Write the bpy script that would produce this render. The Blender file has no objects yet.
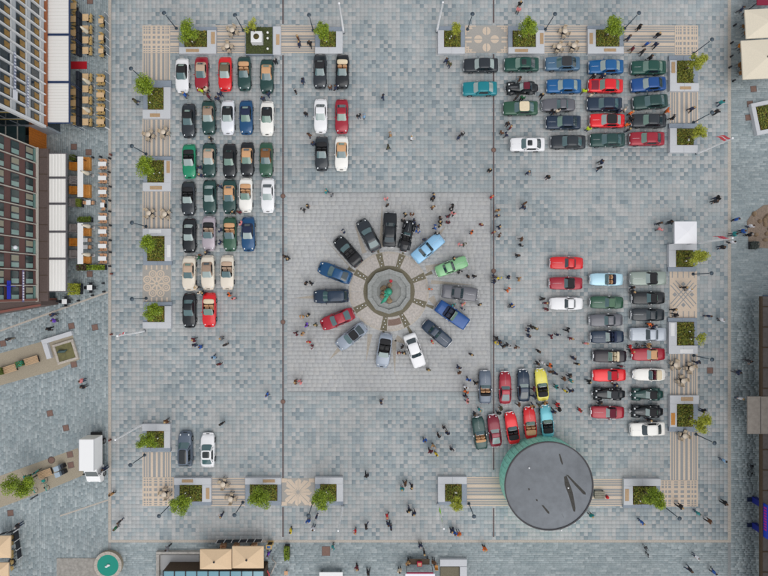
import bpy, bmesh, math, random
import numpy as np
from mathutils import Vector, Matrix

# ------------------------------------------------------------------ scene, camera, light
scene = bpy.context.scene
COL = scene.collection
CAM_H = 64.0
PXM = 8.0                     # photo pixels per metre at ground level
cam = bpy.data.cameras.new("camera")
cam.lens = 24.0
cam.sensor_width = 36.0
cam.clip_end = 3000
camo = bpy.data.objects.new("camera", cam)
camo.location = (0, 0, CAM_H)
COL.objects.link(camo)
scene.camera = camo

SUN_EL, SUN_AZ = 62.0, 150.0   # degrees; overcast, broad sun
world = bpy.data.worlds.new("World")
scene.world = world
world.use_nodes = True
wn = world.node_tree
wn.nodes.clear()
sky = wn.nodes.new("ShaderNodeTexSky")
sky.sky_type = 'NISHITA'
sky.sun_disc = False
sky.sun_elevation = math.radians(SUN_EL)
sky.sun_rotation = math.radians(SUN_AZ)
sky.dust_density = 1.0
hsv = wn.nodes.new("ShaderNodeHueSaturation")
hsv.inputs['Saturation'].default_value = 0.14      # overcast: nearly grey sky
bg = wn.nodes.new("ShaderNodeBackground")
bg.inputs['Strength'].default_value = 0.15
wo = wn.nodes.new("ShaderNodeOutputWorld")
wn.links.new(sky.outputs[0], hsv.inputs['Color'])
wn.links.new(hsv.outputs[0], bg.inputs['Color'])
wn.links.new(bg.outputs[0], wo.inputs['Surface'])
sl = bpy.data.lights.new("sun", 'SUN')
sl.energy = 0.9
sl.angle = math.radians(55)
sl.color = (1.0, 0.97, 0.93)
so = bpy.data.objects.new("sun", sl)
so.rotation_euler = (math.radians(90 - SUN_EL), 0, math.radians(180 - SUN_AZ))
so.location = (0, 0, 90)
COL.objects.link(so)
scene.view_settings.view_transform = 'Standard'
scene.view_settings.look = 'None'
scene.view_settings.gamma = 1.0
scene.view_settings.exposure = 0.2

R = random.Random(7)
def P(px, py, h=0.0):
    f = (CAM_H - h) / CAM_H / PXM
    return Vector(((px - 384.0) * f, (288.0 - py) * f, h))

# ------------------------------------------------------------------ materials
MATS = {}
def mat(name, col, rough=0.6, metal=0.0, coat=0.0, noise=0.0, nscale=8.0, spec=0.5, bump=0.0, attr=None, stain=0.0):
    if name in MATS: return MATS[name]
    m = bpy.data.materials.new(name); m.use_nodes = True
    nt = m.node_tree; b = nt.nodes['Principled BSDF']
    b.inputs['Base Color'].default_value = (*col, 1)
    b.inputs['Roughness'].default_value = rough
    b.inputs['Metallic'].default_value = metal
    b.inputs['Coat Weight'].default_value = coat
    b.inputs['Coat Roughness'].default_value = 0.06
    b.inputs['Specular IOR Level'].default_value = spec
    src = None
    if attr:
        a = nt.nodes.new('ShaderNodeAttribute'); a.attribute_name = attr; src = a.outputs['Color']
    def mult(src, scale, amt, detail=4.0):
        tc = nt.nodes.new('ShaderNodeTexCoord')
        n = nt.nodes.new('ShaderNodeTexNoise'); n.inputs['Scale'].default_value = scale; n.inputs['Detail'].default_value = detail
        nt.links.new(tc.outputs['Object'], n.inputs['Vector'])
        mr = nt.nodes.new('ShaderNodeMapRange')
        mr.inputs['From Min'].default_value = 0.3; mr.inputs['From Max'].default_value = 0.7
        mr.inputs['To Min'].default_value = 1 - amt; mr.inputs['To Max'].default_value = 1 + amt
        nt.links.new(n.outputs['Fac'], mr.inputs['Value'])
        mx = nt.nodes.new('ShaderNodeMix'); mx.data_type = 'RGBA'; mx.blend_type = 'MULTIPLY'; mx.inputs['Factor'].default_value = 1
        if src is None: mx.inputs['A'].default_value = (*col, 1)
        else: nt.links.new(src, mx.inputs['A'])
        nt.links.new(mr.outputs[0], mx.inputs['B'])
        return mx.outputs['Result'], n
    nn = None
    if noise: src, nn = mult(src, nscale, noise)
    if stain: src, _ = mult(src, 0.09, stain, 6.0)
    if src is not None: nt.links.new(src, b.inputs['Base Color'])
    if bump and nn:
        bp = nt.nodes.new('ShaderNodeBump'); bp.inputs['Strength'].default_value = bump; bp.inputs['Distance'].default_value = 0.02
        nt.links.new(nn.outputs['Fac'], bp.inputs['Height']); nt.links.new(bp.outputs[0], b.inputs['Normal'])
    MATS[name] = m
    return m
def srgb(r, g, b):
    f = lambda c: (c / 255 / 12.92) if c <= 10 else ((c / 255 + 0.055) / 1.055) ** 2.4
    return (f(r), f(g), f(b))

# ------------------------------------------------------------------ mesh helpers
class MB:
    def __init__(s): s.v = []; s.f = []; s.m = []; s.sm = []
    def add(s, vs, fs, mi=0, smooth=False):
        o = len(s.v); s.v += [tuple(v) for v in vs]
        for f in fs: s.f.append(tuple(i + o for i in f)); s.m.append(mi); s.sm.append(smooth)
    def box(s, c, size, rz=0.0, b=0.0, mi=0):
        hx, hy, hz = size[0] / 2, size[1] / 2, size[2] / 2
        poly = [(-hx, -hy), (hx, -hy), (hx, hy), (-hx, hy)]
        cz, sz = math.cos(rz), math.sin(rz)
        rings = [(1, 1, -hz), (1, 1, hz)] if not b else [(1, 1, -hz), (1, 1, hz - b), ((hx - b) / hx, (hy - b) / hy, hz)]
        vs = []
        for kx, ky, z in rings:
            for x, y in poly:
                X, Y = x * kx, y * ky
                vs.append((c[0] + X * cz - Y * sz, c[1] + X * sz + Y * cz, c[2] + z))
        fs = [(3, 2, 1, 0)]
        for r in range(len(rings) - 1):
            for i in range(4):
                j = (i + 1) % 4; a = r * 4
                fs.append((a + i, a + j, a + 4 + j, a + 4 + i))
        a = (len(rings) - 1) * 4
        fs.append((a, a + 1, a + 2, a + 3))
        s.add(vs, fs, mi); return s
    def prism(s, poly, z0, z1, mi=0):
        n = len(poly)
        vs = [(x, y, z0) for x, y in poly] + [(x, y, z1) for x, y in poly]
        fs = [tuple(range(n - 1, -1, -1)), tuple(range(n, 2 * n))] + [(i, (i + 1) % n, n + (i + 1) % n, n + i) for i in range(n)]
        s.add(vs, fs, mi); return s
    def lathe(s, prof, c=(0, 0, 0), n=16, mi=0, smooth=True, cap=True):
        vs = []; fs = []
        for r, z in prof:
            for i in range(n):
                a = 2 * math.pi * i / n
                vs.append((c[0] + r * math.cos(a), c[1] + r * math.sin(a), c[2] + z))
        for k in range(len(prof) - 1):
            for i in range(n):
                j = (i + 1) % n
                fs.append((k * n + i, k * n + j, (k + 1) * n + j, (k + 1) * n + i))
        if cap:
            fs.append(tuple(range(n - 1, -1, -1))); a = (len(prof) - 1) * n
            fs.append(tuple(range(a, a + n)))
        s.add(vs, fs, mi, smooth); return s
    def tube(s, pts, rad, n=6, mi=0, smooth=True):
        pts = [Vector(p) for p in pts]
        if not isinstance(rad, (list, tuple)): rad = [rad] * len(pts)
        vs = []; fs = []
        for k, p in enumerate(pts):
            d = (pts[min(k + 1, len(pts) - 1)] - pts[max(k - 1, 0)]).normalized()
            u = d.orthogonal().normalized() if abs(d.z) > .9 else d.cross(Vector((0, 0, 1))).normalized()
            w = d.cross(u)
            for i in range(n):
                a = 2 * math.pi * i / n
                vs.append(p + (u * math.cos(a) + w * math.sin(a)) * rad[k])
        for k in range(len(pts) - 1):
            for i in range(n):
                j = (i + 1) % n
                fs.append((k * n + i, k * n + j, (k + 1) * n + j, (k + 1) * n + i))
        fs.append(tuple(range(n - 1, -1, -1))); a = (len(pts) - 1) * n
        fs.append(tuple(range(a, a + n)))
        s.add(vs, fs, mi, smooth); return s
    def ball(s, c, r, n=10, k=6, mi=0):
        if not isinstance(r, (list, tuple)): r = (r, r, r)
        vs = []; fs = []
        for a in range(k + 1):
            t = math.pi * a / k
            for i in range(n):
                p = 2 * math.pi * i / n
                vs.append((c[0] + r[0] * math.sin(t) * math.cos(p), c[1] + r[1] * math.sin(t) * math.sin(p), c[2] - r[2] * math.cos(t)))
        for a in range(k):
            for i in range(n):
                j = (i + 1) % n
                fs.append((a * n + i, a * n + j, (a + 1) * n + j, (a + 1) * n + i))
        s.add(vs, fs, mi, True); return s
    def torus(s, c, R0, r, axis='x', n=16, k=6, mi=0):
        vs = []; fs = []
        for i in range(n):
            a = 2 * math.pi * i / n
            for j in range(k):
                b = 2 * math.pi * j / k
                q = R0 + r * math.cos(b); h = r * math.sin(b)
                if axis == 'x': v = (h, q * math.cos(a), q * math.sin(a))
                elif axis == 'y': v = (q * math.cos(a), h, q * math.sin(a))
                else: v = (q * math.cos(a), q * math.sin(a), h)
                vs.append((c[0] + v[0], c[1] + v[1], c[2] + v[2]))
        for i in range(n):
            for j in range(k):
                i2 = (i + 1) % n; j2 = (j + 1) % k
                fs.append((i * k + j, i2 * k + j, i2 * k + j2, i * k + j2))
        s.add(vs, fs, mi, True); return s
    def mesh(s, name, mats=()):
        me = bpy.data.meshes.new(name)
        me.from_pydata(s.v, [], s.f)
        me.polygons.foreach_set('material_index', s.m)
        me.polygons.foreach_set('use_smooth', s.sm)
        for m in mats: me.materials.append(m)
        me.update()
        return me

def put(name, me, parent=None, loc=(0, 0, 0), rz=0.0, m=None):
    o = bpy.data.objects.new(name, me)
    COL.objects.link(o)
    if parent is not None: o.parent = parent
    o.location = loc; o.rotation_euler = (0, 0, rz)
    if m is not None:
        if not me.materials: me.materials.append(None)
        o.material_slots[0].link = 'OBJECT'; o.material_slots[0].material = m
    return o
def empty(name, loc, rz=0.0):
    o = bpy.data.objects.new(name, None); COL.objects.link(o)
    o.empty_display_size = 0.2; o.location = loc; o.rotation_euler = (0, 0, rz)
    return o
def part(name, mb, m, parent, loc=(0, 0, 0), rz=0.0):
    return put(name, mb.mesh(name, [m]), parent, loc, rz)
def struct(o, label, cat='ground'):
    o['kind'] = 'structure'; o['label'] = label; o['category'] = cat; return o

REG = []          # (object, look phrase, category, group, position)
def reg(o, look, cat, group=None, pos=None):
    REG.append([o, look, cat, group, Vector(pos if pos is not None else o.location)])
    return o
LAND = []         # landmark phrases for labels: (phrase, position)

# ------------------------------------------------------------------ ground
M_slabgrey = mat('pale_granite', srgb(176, 176, 176), .75, noise=.10, nscale=25, stain=.10)
M_tan = mat('tan_granite', srgb(208, 190, 171), .75, noise=.12, nscale=18, stain=.08)
M_greystripe = mat('grey_granite_inlay', srgb(150, 151, 151), .75, noise=.14, nscale=18)
M_border = mat('beige_border_stone', srgb(178, 170, 160), .8, noise=.16, nscale=6, stain=.1)
M_ground = mat('joint_mortar', srgb(138, 141, 142), .9, noise=.15, nscale=3)
M_tiles = mat('granite_tiles', (.4, .4, .4), .72, noise=.10, nscale=9, attr='tint', stain=.12)
M_slate = mat('slate_slabs', (.3, .3, .3), .62, noise=.12, nscale=5, attr='tint', stain=.15)
M_dark = mat('dark_cast_iron', srgb(92, 80, 80), .6, noise=.2, nscale=30)

g = put('ground', MB().box((0, 0, -0.507), (5200, 5200, 1.0)).mesh('ground', [M_ground]))
struct(g, 'grey stone ground under the whole square and its side streets')

def tile_field(name, rects, m, z=0.0, joint=0.006, depth=0.004, holes=()):
    """rects: arrays x0,y0,x1,y1,color -> one joined mesh of separate bevelled slabs"""
    A = np.array([r[:4] for r in rects]); C = np.array([r[4] for r in rects])
    n = len(A)
    j = joint / 2
    x0, y0, x1, y1 = A[:, 0] + j, A[:, 1] + j, A[:, 2] - j, A[:, 3] - j
    rng = np.random.RandomState(3)
    zt = z + rng.uniform(-.0015, .0015, n); b = 0.003
    V = np.zeros((n, 8, 3))
    V[:, 0] = np.stack([x0, y0, zt - depth], 1); V[:, 1] = np.stack([x1, y0, zt - depth], 1)
    V[:, 2] = np.stack([x1, y1, zt - depth], 1); V[:, 3] = np.stack([x0, y1, zt - depth], 1)
    V[:, 4] = np.stack([x0 + b, y0 + b, zt], 1); V[:, 5] = np.stack([x1 - b, y0 + b, zt], 1)
    V[:, 6] = np.stack([x1 - b, y1 - b, zt], 1); V[:, 7] = np.stack([x0 + b, y1 - b, zt], 1)
    F = np.array([[4, 5, 6, 7], [0, 1, 5, 4], [1, 2, 6, 5], [2, 3, 7, 6], [3, 0, 4, 7]])
    faces = (np.arange(n)[:, None, None] * 8 + F[None]).reshape(-1, 4)
    me = bpy.data.meshes.new(name)
    me.vertices.add(n * 8); me.vertices.foreach_set('co', V.reshape(-1))
    me.loops.add(len(faces) * 4); me.loops.foreach_set('vertex_index', faces.reshape(-1).astype(np.int32))
    me.polygons.add(len(faces)); me.polygons.foreach_set('loop_start', np.arange(0, len(faces) * 4, 4, dtype=np.int32))
    me.update(calc_edges=True)
    at = me.attributes.new('tint', 'FLOAT_COLOR', 'POINT')
    cc = np.ones((n, 8, 4)); cc[:, :, :3] = C[:, None, :]
    at.data.foreach_set('color', cc.reshape(-1))
    me.materials.append(m)
    return me

LIGHT = np.array(srgb(169, 171, 171)); PALE = np.array(srgb(179, 179, 178)); MID = np.array(srgb(157, 165, 167))
BLUE = np.array(srgb(143, 154, 159)); DEEP = np.array(srgb(121, 135, 142))
AV = (LIGHT + MID + BLUE) / 3
LIGHT, PALE, MID, BLUE, DEEP = [AV + (q - AV) * .78 for q in (LIGHT, PALE, MID, BLUE, DEEP)]
rng = np.random.RandomState(11)
def vnoise(w, h, cells, seed):
    r = np.random.RandomState(seed).rand(h // cells + 3, w // cells + 3)
    out = np.zeros((h, w))
    for yy in range(h):
        fy = yy / cells; iy = int(fy); ty = fy - iy; ty = ty * ty * (3 - 2 * ty)
        fx = np.arange(w) / cells; ix = fx.astype(int); tx = fx - ix; tx = tx * tx * (3 - 2 * tx)
        a = r[iy, ix] * (1 - tx) + r[iy, ix + 1] * tx; c = r[iy + 1, ix] * (1 - tx) + r[iy + 1, ix + 1] * tx
        out[yy] = a * (1 - ty) + c * ty
    return out
SQ = P(111.5, 0).x, P(0, 540).y, P(728, 0).x, 43.0        # square: x0,y0,x1,y1
CEN = (P(287, 0).x, P(0, 391).y, P(490, 0).x, P(0, 193).y)  # calmer centre field
T = 0.5
nx, ny = int((SQ[2] - SQ[0]) / T), int((SQ[3] - SQ[1]) / T)
sx, sy = (SQ[2] - SQ[0]) / nx, (SQ[3] - SQ[1]) / ny
n1 = vnoise(nx, ny, 14, 1); n2 = vnoise(nx, ny, 9, 2); n3 = vnoise(nx, ny, 22, 5)
rects = []
for j in range(ny):
    for i in range(nx):
        x = SQ[0] + i * sx; y = SQ[1] + j * sy
        cx, cy = x + sx / 2, y + sy / 2
        if CEN[0] < cx < CEN[2] and CEN[1] < cy < CEN[3]: continue
        u = rng.rand()
        bi, bj = i % 6, j % 6
        hb = rng.rand()
        cell = math.sin((i // 6) * 12.9898 + (j // 6) * 78.233) * 43758.5453; cell -= math.floor(cell)
        if n1[j, i] > .50 and bi < 3 and bj < 3 and cell < .72:
            c = BLUE if u < .62 else (MID if u < .9 else DEEP)
        elif n2[j, i] > .44 and (i + j) % 2 == 0:
            c = DEEP if u < .16 + .22 * n3[j, i] else (BLUE if u < .55 else (MID if u < .82 else LIGHT))
        else:
            c = PALE if u < .22 else (LIGHT if u < .66 else (MID if u < .93 else BLUE))
        px = cx * PXM + 384
        if 283 - 0 < px < 288 or 476 < px < 493: c = BLUE * .5 + MID * .5 if u < .7 else LIGHT
        py = 288 - cy * PXM
        if (391 < py < 396 or 187 < py < 193) and u < .7: c = MID
        c = c * (1 + .10 * (rng.rand() - .5))
        rects.append((x, y, x + sx, y + sy, c))
sq = empty('square_paving', (0, 0, 0))
struct(sq, 'checkered grey granite paving of the market square', 'paving')
o = put('granite_tiles', tile_field('granite_tiles', rects, M_tiles), sq); o['kind'] = 'stuff'
rects = []
W2 = .62
ny2 = int((CEN[3] - CEN[1]) / .5)
CA = np.array(srgb(173, 174, 174)); CB = np.array(srgb(170, 171, 172)); CC = np.array(srgb(176, 176, 175))
for j in range(ny2):
    hh = (CEN[3] - CEN[1]) / ny2; y = CEN[1] + j * hh
    x = CEN[0] - (rng.rand() * .4)
    x = CEN[0]
    while x < CEN[2] - .05:
        w = min(W2 * (.7 + .9 * rng.rand()), CEN[2] - x)
        if CEN[2] - x - w < .2: w = CEN[2] - x
        u = rng.rand(); c = CA if u < .55 else (CB if u < .8 else CC)
        rects.append((x, y, x + w, y + hh, c * (1 + .05 * (rng.rand() - .5)))); x += w
cp = empty('centre_paving', (0, 0, 0)); struct(cp, 'plain pale granite field around the fountain', 'paving')
o = put('granite_slabs', tile_field('granite_slabs', rects, M_tiles), cp); o['kind'] = 'stuff'

S1 = np.array(srgb(140, 151, 154)); S2 = np.array(srgb(148, 158, 161)); S3 = np.array(srgb(131, 143, 147)); S4 = np.array(srgb(158, 167, 169))
def slate(x0, y0, x1, y1, vert, seed, w=.26):
    r = np.random.RandomState(seed); out = []
    a0, a1, b0, b1 = (x0, x1, y0, y1) if vert else (y0, y1, x0, x1)
    n = max(1, int((a1 - a0) / w)); ww = (a1 - a0) / n
    for k in range(n):
        a = a0 + k * ww; b = b0
        while b < b1 - .05:
            l = min(.35 + .7 * r.rand(), b1 - b)
            if b1 - b - l < .25: l = b1 - b
            u = r.rand(); c = S1 if u < .45 else (S2 if u < .7 else (S3 if u < .88 else S4))
            c = c * (1 + .10 * (r.rand() - .5))
            out.append((a, b, a + ww, b + l, c) if vert else (b, a, b + l, a + ww, c)); b += l
    return out
YB = P(0, 542.5).y
st = empty('street_paving', (0, 0, 0)); struct(st, 'blue-grey slate paving of the streets around the square', 'paving')
rects = slate(-52, -42, P(108, 0).x, 43, True, 21) + slate(P(731, 0).x, -42, 52, 43, False, 22) \
    + slate(P(111, 0).x, -42, P(728, 0).x, YB, False, 23)
o = put('slate_slabs', tile_field('slate_slabs', rects, M_slate), st); o['kind'] = 'stuff'
# beige border courses, made of single long stones
def course(name, p0, p1, w, m, label, step=1.2, z=.012):
    d = (p1 - p0); L = d.length; n = max(1, int(L / step)); ang = math.atan2(d.y, d.x)
    t = empty(name, p0, 0); struct(t, label, 'paving')
    me = MB().box((0, 0, -.012), (L / n - .012, w, .03), b=.008).mesh('border_stone', [m])
    for k in range(n):
        q = d * ((k + .5) / n)
        put('border_stone', me, t, (q.x, q.y, z - .003), ang)
    return t
course('border_course', P(109.7, -60), P(109.7, 541), .36, M_border, 'beige border course along the left edge of the square')
course('border_course', P(729.5, -60), P(729.5, 541), .40, M_border, 'beige border course along the right edge of the square')
course('border_course', P(108.5, 541.2), P(731, 541.2), .34, M_border, 'beige border course along the lower edge of the square')
course('border_course', P(0, 343 - 12), P(108, 292), .22, M_border, 'slanting pale course across the slate street')
course('border_course', P(60, 516), P(108, 500), .18, M_border, 'faint slanting course across the lower slate street')
# drain channels with grate segments
for px, spans in ((283, ((-40, 24), (55, 478), (507, 537))), (493.6, ((-40, 23), (54, 470), (508, 537)))):
    for a, b in spans:
        t = empty('drain_channel', P(px, a)); struct(t, 'dark narrow iron drain channel running across the square', 'drain')
        L = (b - a) / PXM; n = max(1, round(L / 2.0))
        me = MB().box((0, 0, 0), (.20, L / n - .02, .03)).mesh('grate', [M_dark])
        for k in range(n): put('grate', me, t, (0, -L * (k + .5) / n, -.004))

# inlay strips --------------------------------------------------------------
FR = [(0, .04), (.10, .135), (.18, .215), (.29, .37), (.47, .54), (.63, .71), (.79, .83), (.87, .90), (.955, 1)]
FRH = [(0, .04), (.085, .115), (.16, .19), (.25, .36), (.43, .46), (.53, .56), (.63, .74), (.80, .83), (.88, .91), (.96, 1)]
NS = [0]
M_rosbed = mat('rosette_bed_stone', srgb(164, 160, 154), .75, noise=.14, nscale=14)
def slab(x0, y0, x1, y1, label, bedm=None):
    a = P(x0, y1); b = P(x1, y0)
    t = empty('inlay_strip', ((a.x + b.x) / 2, (a.y + b.y) / 2, 0)); struct(t, label, 'paving')
    w, h = b.x - a.x, b.y - a.y
    part('bed', MB().box((0, 0, -.004), (w, h, .024)), bedm or M_greystripe, t)
    return t, w, h
def stripes(t, w, h, vert, fr, z=.0125, m=None):
    for f0, f1 in fr:
        if vert: s = MB().box((-w / 2 + w * (f0 + f1) / 2, 0, z), (w * (f1 - f0), h - .01, .012))
        else: s = MB().box((0, h / 2 - h * (f0 + f1) / 2, z), (w - .01, h * (f1 - f0), .012))
        part('stripe', s, m or M_tan, t)
def vstrip(x0, y0, x1, y1): 
    t, w, h = slab(x0, y0, x1, y1, 'tan and grey striped stone inlay between planters'); stripes(t, w, h, True, FR)
def hstrip(x0, y0, x1, y1):
    t, w, h = slab(x0, y0, x1, y1, 'tan and grey striped stone inlay between planters'); stripes(t, w, h, False, FRH)
def plaid(x0, y0, x1, y1):
    t, w, h = slab(x0, y0, x1, y1, 'plaid tan and grey stone inlay at a corner of the square')
    stripes(t, w, h, True, FR); stripes(t, w, h, False, [(0, .04), (.09, .12), (.18, .21), (.30, .38), (.48, .56), (.66, .74), (.82, .85), (.90, .93), (.97, 1)], .0165)
def rosette(x0, y0, x1, y1, kind):
    t, w, h = slab(x0, y0, x1, y1, 'ornamental stone rosette inlay between planters', M_rosbed)
    z0, z1 = .0085, .0195
    def poly(pts): part('petal', MB().prism(pts, z0, z1), M_tan, t)
    s = min(w, h) / 2
    if kind == 'leaf':
        for k in range(8):
            a = math.pi / 4 * k + math.pi / 8 * 0
            L = s * (.92 if k % 2 == 0 else 1.0)
            for sg in (1, -1):
                L *= 1.12; pts = [(s * .10, .02 * sg), (L * .55, .04 * sg), (L * .98, .04 * sg), (L * .80, .30 * s * sg), (L * .46, .25 * s * sg)]
                if sg < 0: pts = pts[::-1]
                c, n_ = math.cos(a), math.sin(a)
                if k % 2 == 0: pts = [(x * .9, y * .75) for x, y in pts]
                poly([(x * c - y * n_, x * n_ + y * c) for x, y in pts])
        for qx in (-1, 1):
            for qy in (-1, 1):
                part('corner_stone', MB().box((qx * (w / 2 - .40), qy * (h / 2 - .30), .0215), (.7, .5, .012)), M_tan, t)
    elif kind == 'lattice':
        part('field', MB().box((0, 0, .010), (w - .02, h - .02, .012)), M_tan, t)
        G_ = M_greystripe
        a = math.atan2(h * .5, w * .8); n_ = 0
        for sg in (1, -1):
            for off in (-.42, 0, .42):
                n_ += 1
                part('line', MB().box((-math.sin(sg * .85) * off, math.cos(sg * .85) * off, .0135 + .0006 * n_), (3.9, .12, .012), sg * .85), G_, t)
        for qy in (-1, 1):
            for k in range(5): part('line', MB().box((-w * .40 + k * w * .2, qy * (h / 2 - .45), .0128), (.12, .8, .012)), G_, t)
        for k in range(2):
            part('diamond', MB().box(((k - .5) * w * .62, 0, .021), (.42, .42, .012), math.pi / 4), G_, t); part('diamond', MB().box((0, (k - .5) * 2.6, .021), (.42, .42, .012), math.pi / 4), G_, t)
    elif kind == 'clover':
        for k in range(4):
            a = math.pi / 2 * k; c, n_ = math.cos(a), math.sin(a); d = s * .60
            for sg in (1, -1):
                pts = []
                for q in range(9):
                    b = -math.pi / 2 + math.pi * q / 8
                    pts.append((d + s * .30 * math.sin(b), sg * (.05 + s * .26 * math.cos(b))))
                if sg > 0: pts = pts[::-1]
                poly([(x * c - y * n_, x * n_ + y * c) for x, y in pts])
        for qx in (-1, 1):
            for k, ln in enumerate((.95, .62, .34)):
                for qy in (-1, 1):
                    x = qx * (w / 2 - .32 * k - .09); L = h * .36 * ln
                    part('stripe', MB().box((x, qy * (h / 2 - L / 2 - .05), .0135), (.15, L, .012)), M_tan, t)
                    L2 = w * .26 * ln
                    part('stripe', MB().box((qx * (w / 2 - L2 / 2 - .05), qy * (h / 2 - .3 * k - .09), .0175), (L2, .14, .012)), M_tan, t)
            part('stripe', MB().box((qx * (w / 2 - .42), .2, .0135), (.8, .22, .012)), M_tan, t)
            part('stripe', MB().box((qx * (w / 2 - .42), -.3, .0135), (.8, .22, .012)), M_tan, t)
    else:
        for k in range(8):
            a = math.pi / 4 * k + math.pi / 8; d = s * .72; c, n_ = math.cos(a) * d, math.sin(a) * d
            ring = MB(); 
            for r0, r1 in ((.24, .36), (.08, .16)):
                N = 12
                vs = []
                for i in range(N):
                    b = 2 * math.pi * i / N
                    for r in (r0 * s * .8, r1 * s * .8): vs.append((c + r * math.cos(b), n_ + r * math.sin(b), z1))
                ring.add(vs, [(2 * i, 2 * i + 1, (2 * i + 3) % (2 * N), (2 * i + 2) % (2 * N)) for i in range(N)])
            part('ring', ring, M_tan, t)
        for k in range(8):
            a = math.pi / 4 * k
            part('petal', MB().box((math.cos(a) * s * .30, math.sin(a) * s * .30, .0135 + .0005 * k), (s * .42, s * .13, .012), a), M_tan, t)
        for qy in (-1, 1):
            for k in range(5):
                part('stripe', MB().box((-w * .36 + k * w * .18, qy * (h / 2 - .3), .0135), (.2, .55, .012)), M_tan, t)
plaid(142.5, 25.5, 170.2, 53)
hstrip(170.4, 25.5, 179, 53)
hstrip(215.5, 25.5, 245, 53); hstrip(281, 25.5, 315, 53)
rosette(465, 25.5, 508, 53, 'clover'); hstrip(544, 25.5, 588, 53); hstrip(624, 25.5, 674.6, 53); plaid(674.8, 25.5, 698, 55)
vstrip(142.5, 53.2, 170.2, 80); vstrip(142.5, 118, 170.2, 156); vstrip(142.5, 191, 170.2, 228.5); rosette(142.5, 265, 171, 302, 'ring')
vstrip(142.5, 452.2, 171, 477); plaid(142.5, 477.2, 174, 506); hstrip(211, 478, 245, 506); rosette(281, 478, 315, 506, 'leaf')
hstrip(467, 477, 508, 506); hstrip(585, 479, 624, 506); plaid(660, 480.2, 698, 506.5); vstrip(670, 432, 698, 480)
vstrip(670, 91, 698, 123); rosette(669.5, 271, 697, 318, 'lattice'); vstrip(670, 354, 697.5, 395.5)
# ------------------------------------------------------------------ planters
M_bench = mat('planter_granite', srgb(196, 198, 202), .7, noise=.06, nscale=12, stain=.06)
M_edge = mat('planter_edge_stone', srgb(138, 148, 160), .7, noise=.10, nscale=12)
M_wood = mat('bench_wood', srgb(186, 156, 122), .6, noise=.18, nscale=14)
M_woodo = mat('orange_wood', srgb(200, 138, 66), .6, noise=.18, nscale=10)
M_white = mat('white_paint', srgb(232, 232, 232), .5, noise=.03)
M_soil = mat('bark_soil', srgb(84, 74, 40), .95, noise=.35, nscale=20, bump=.5)
M_shrub = [mat('shrub_green', srgb(110, 122, 40), .7, noise=.25, nscale=6), mat('shrub_olive', srgb(138, 132, 48), .7, noise=.25, nscale=6), mat('shrub_rust', srgb(128, 104, 40), .7, noise=.25, nscale=6), mat('shrub_dark', srgb(84, 98, 34), .7, noise=.25, nscale=6)]
M_lamphead = mat('lamp_glass', srgb(240, 240, 235), .3)
def leaf_cloud(n, fn, size, rnd, mi_fn):
    vs = []; fs = []; ms = []
    for k in range(n):
        c, up = fn()
        s = size * rnd.uniform(.6, 1.3)
        d = Vector((rnd.gauss(0, 1), rnd.gauss(0, 1), rnd.gauss(0, .5))).normalized()
        nrm = (up + Vector((rnd.gauss(0, .55), rnd.gauss(0, .55), rnd.gauss(0, .55)))).normalized()
        u = d.cross(nrm)
        if u.length < .05: continue
        u.normalize(); w = nrm.cross(u)
        o = len(vs)
        vs += [tuple(c - u * s), tuple(c + w * s * .55), tuple(c + u * s), tuple(c - w * s * .55 + nrm * s * .15)]
        fs.append((o, o + 1, o + 2, o + 3)); ms.append(mi_fn())
    return vs, fs, ms
def shrub_bed(w, h, z, seed):
    rnd = random.Random(seed)
    mb = MB()
    n = int(w * h * 130)
    ph = [(rnd.uniform(0, 6), rnd.uniform(0, 6)) for _ in range(3)]
    def fn():
        x, y = rnd.uniform(-w / 2 + .06, w / 2 - .06), rnd.uniform(-h / 2 + .06, h / 2 - .06)
        q = .5 + .5 * math.sin(x * 2.1 + ph[0][0]) * math.sin(y * 2.3 + ph[0][1])
        return Vector((x, y, z + rnd.uniform(.02, .10 + .30 * q))), Vector((0, 0, 1))
    side = rnd.uniform(0, 6.28)
    vs, fs, ms = leaf_cloud(n, fn, .11, rnd, lambda: 0)
    for k, f in enumerate(fs):
        c = vs[f[0]]; e = max(abs(c[0]) / (w / 2), abs(c[1]) / (h / 2))
        u = rnd.random()
        ms[k] = 2 if (e > .88 and u < .4) else (1 if u < .35 else (0 if u < .72 else 3))
    mb.v = vs; mb.f = fs; mb.m = ms; mb.sm = [False] * len(fs)
    return mb.mesh('shrubs', M_shrub)
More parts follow.
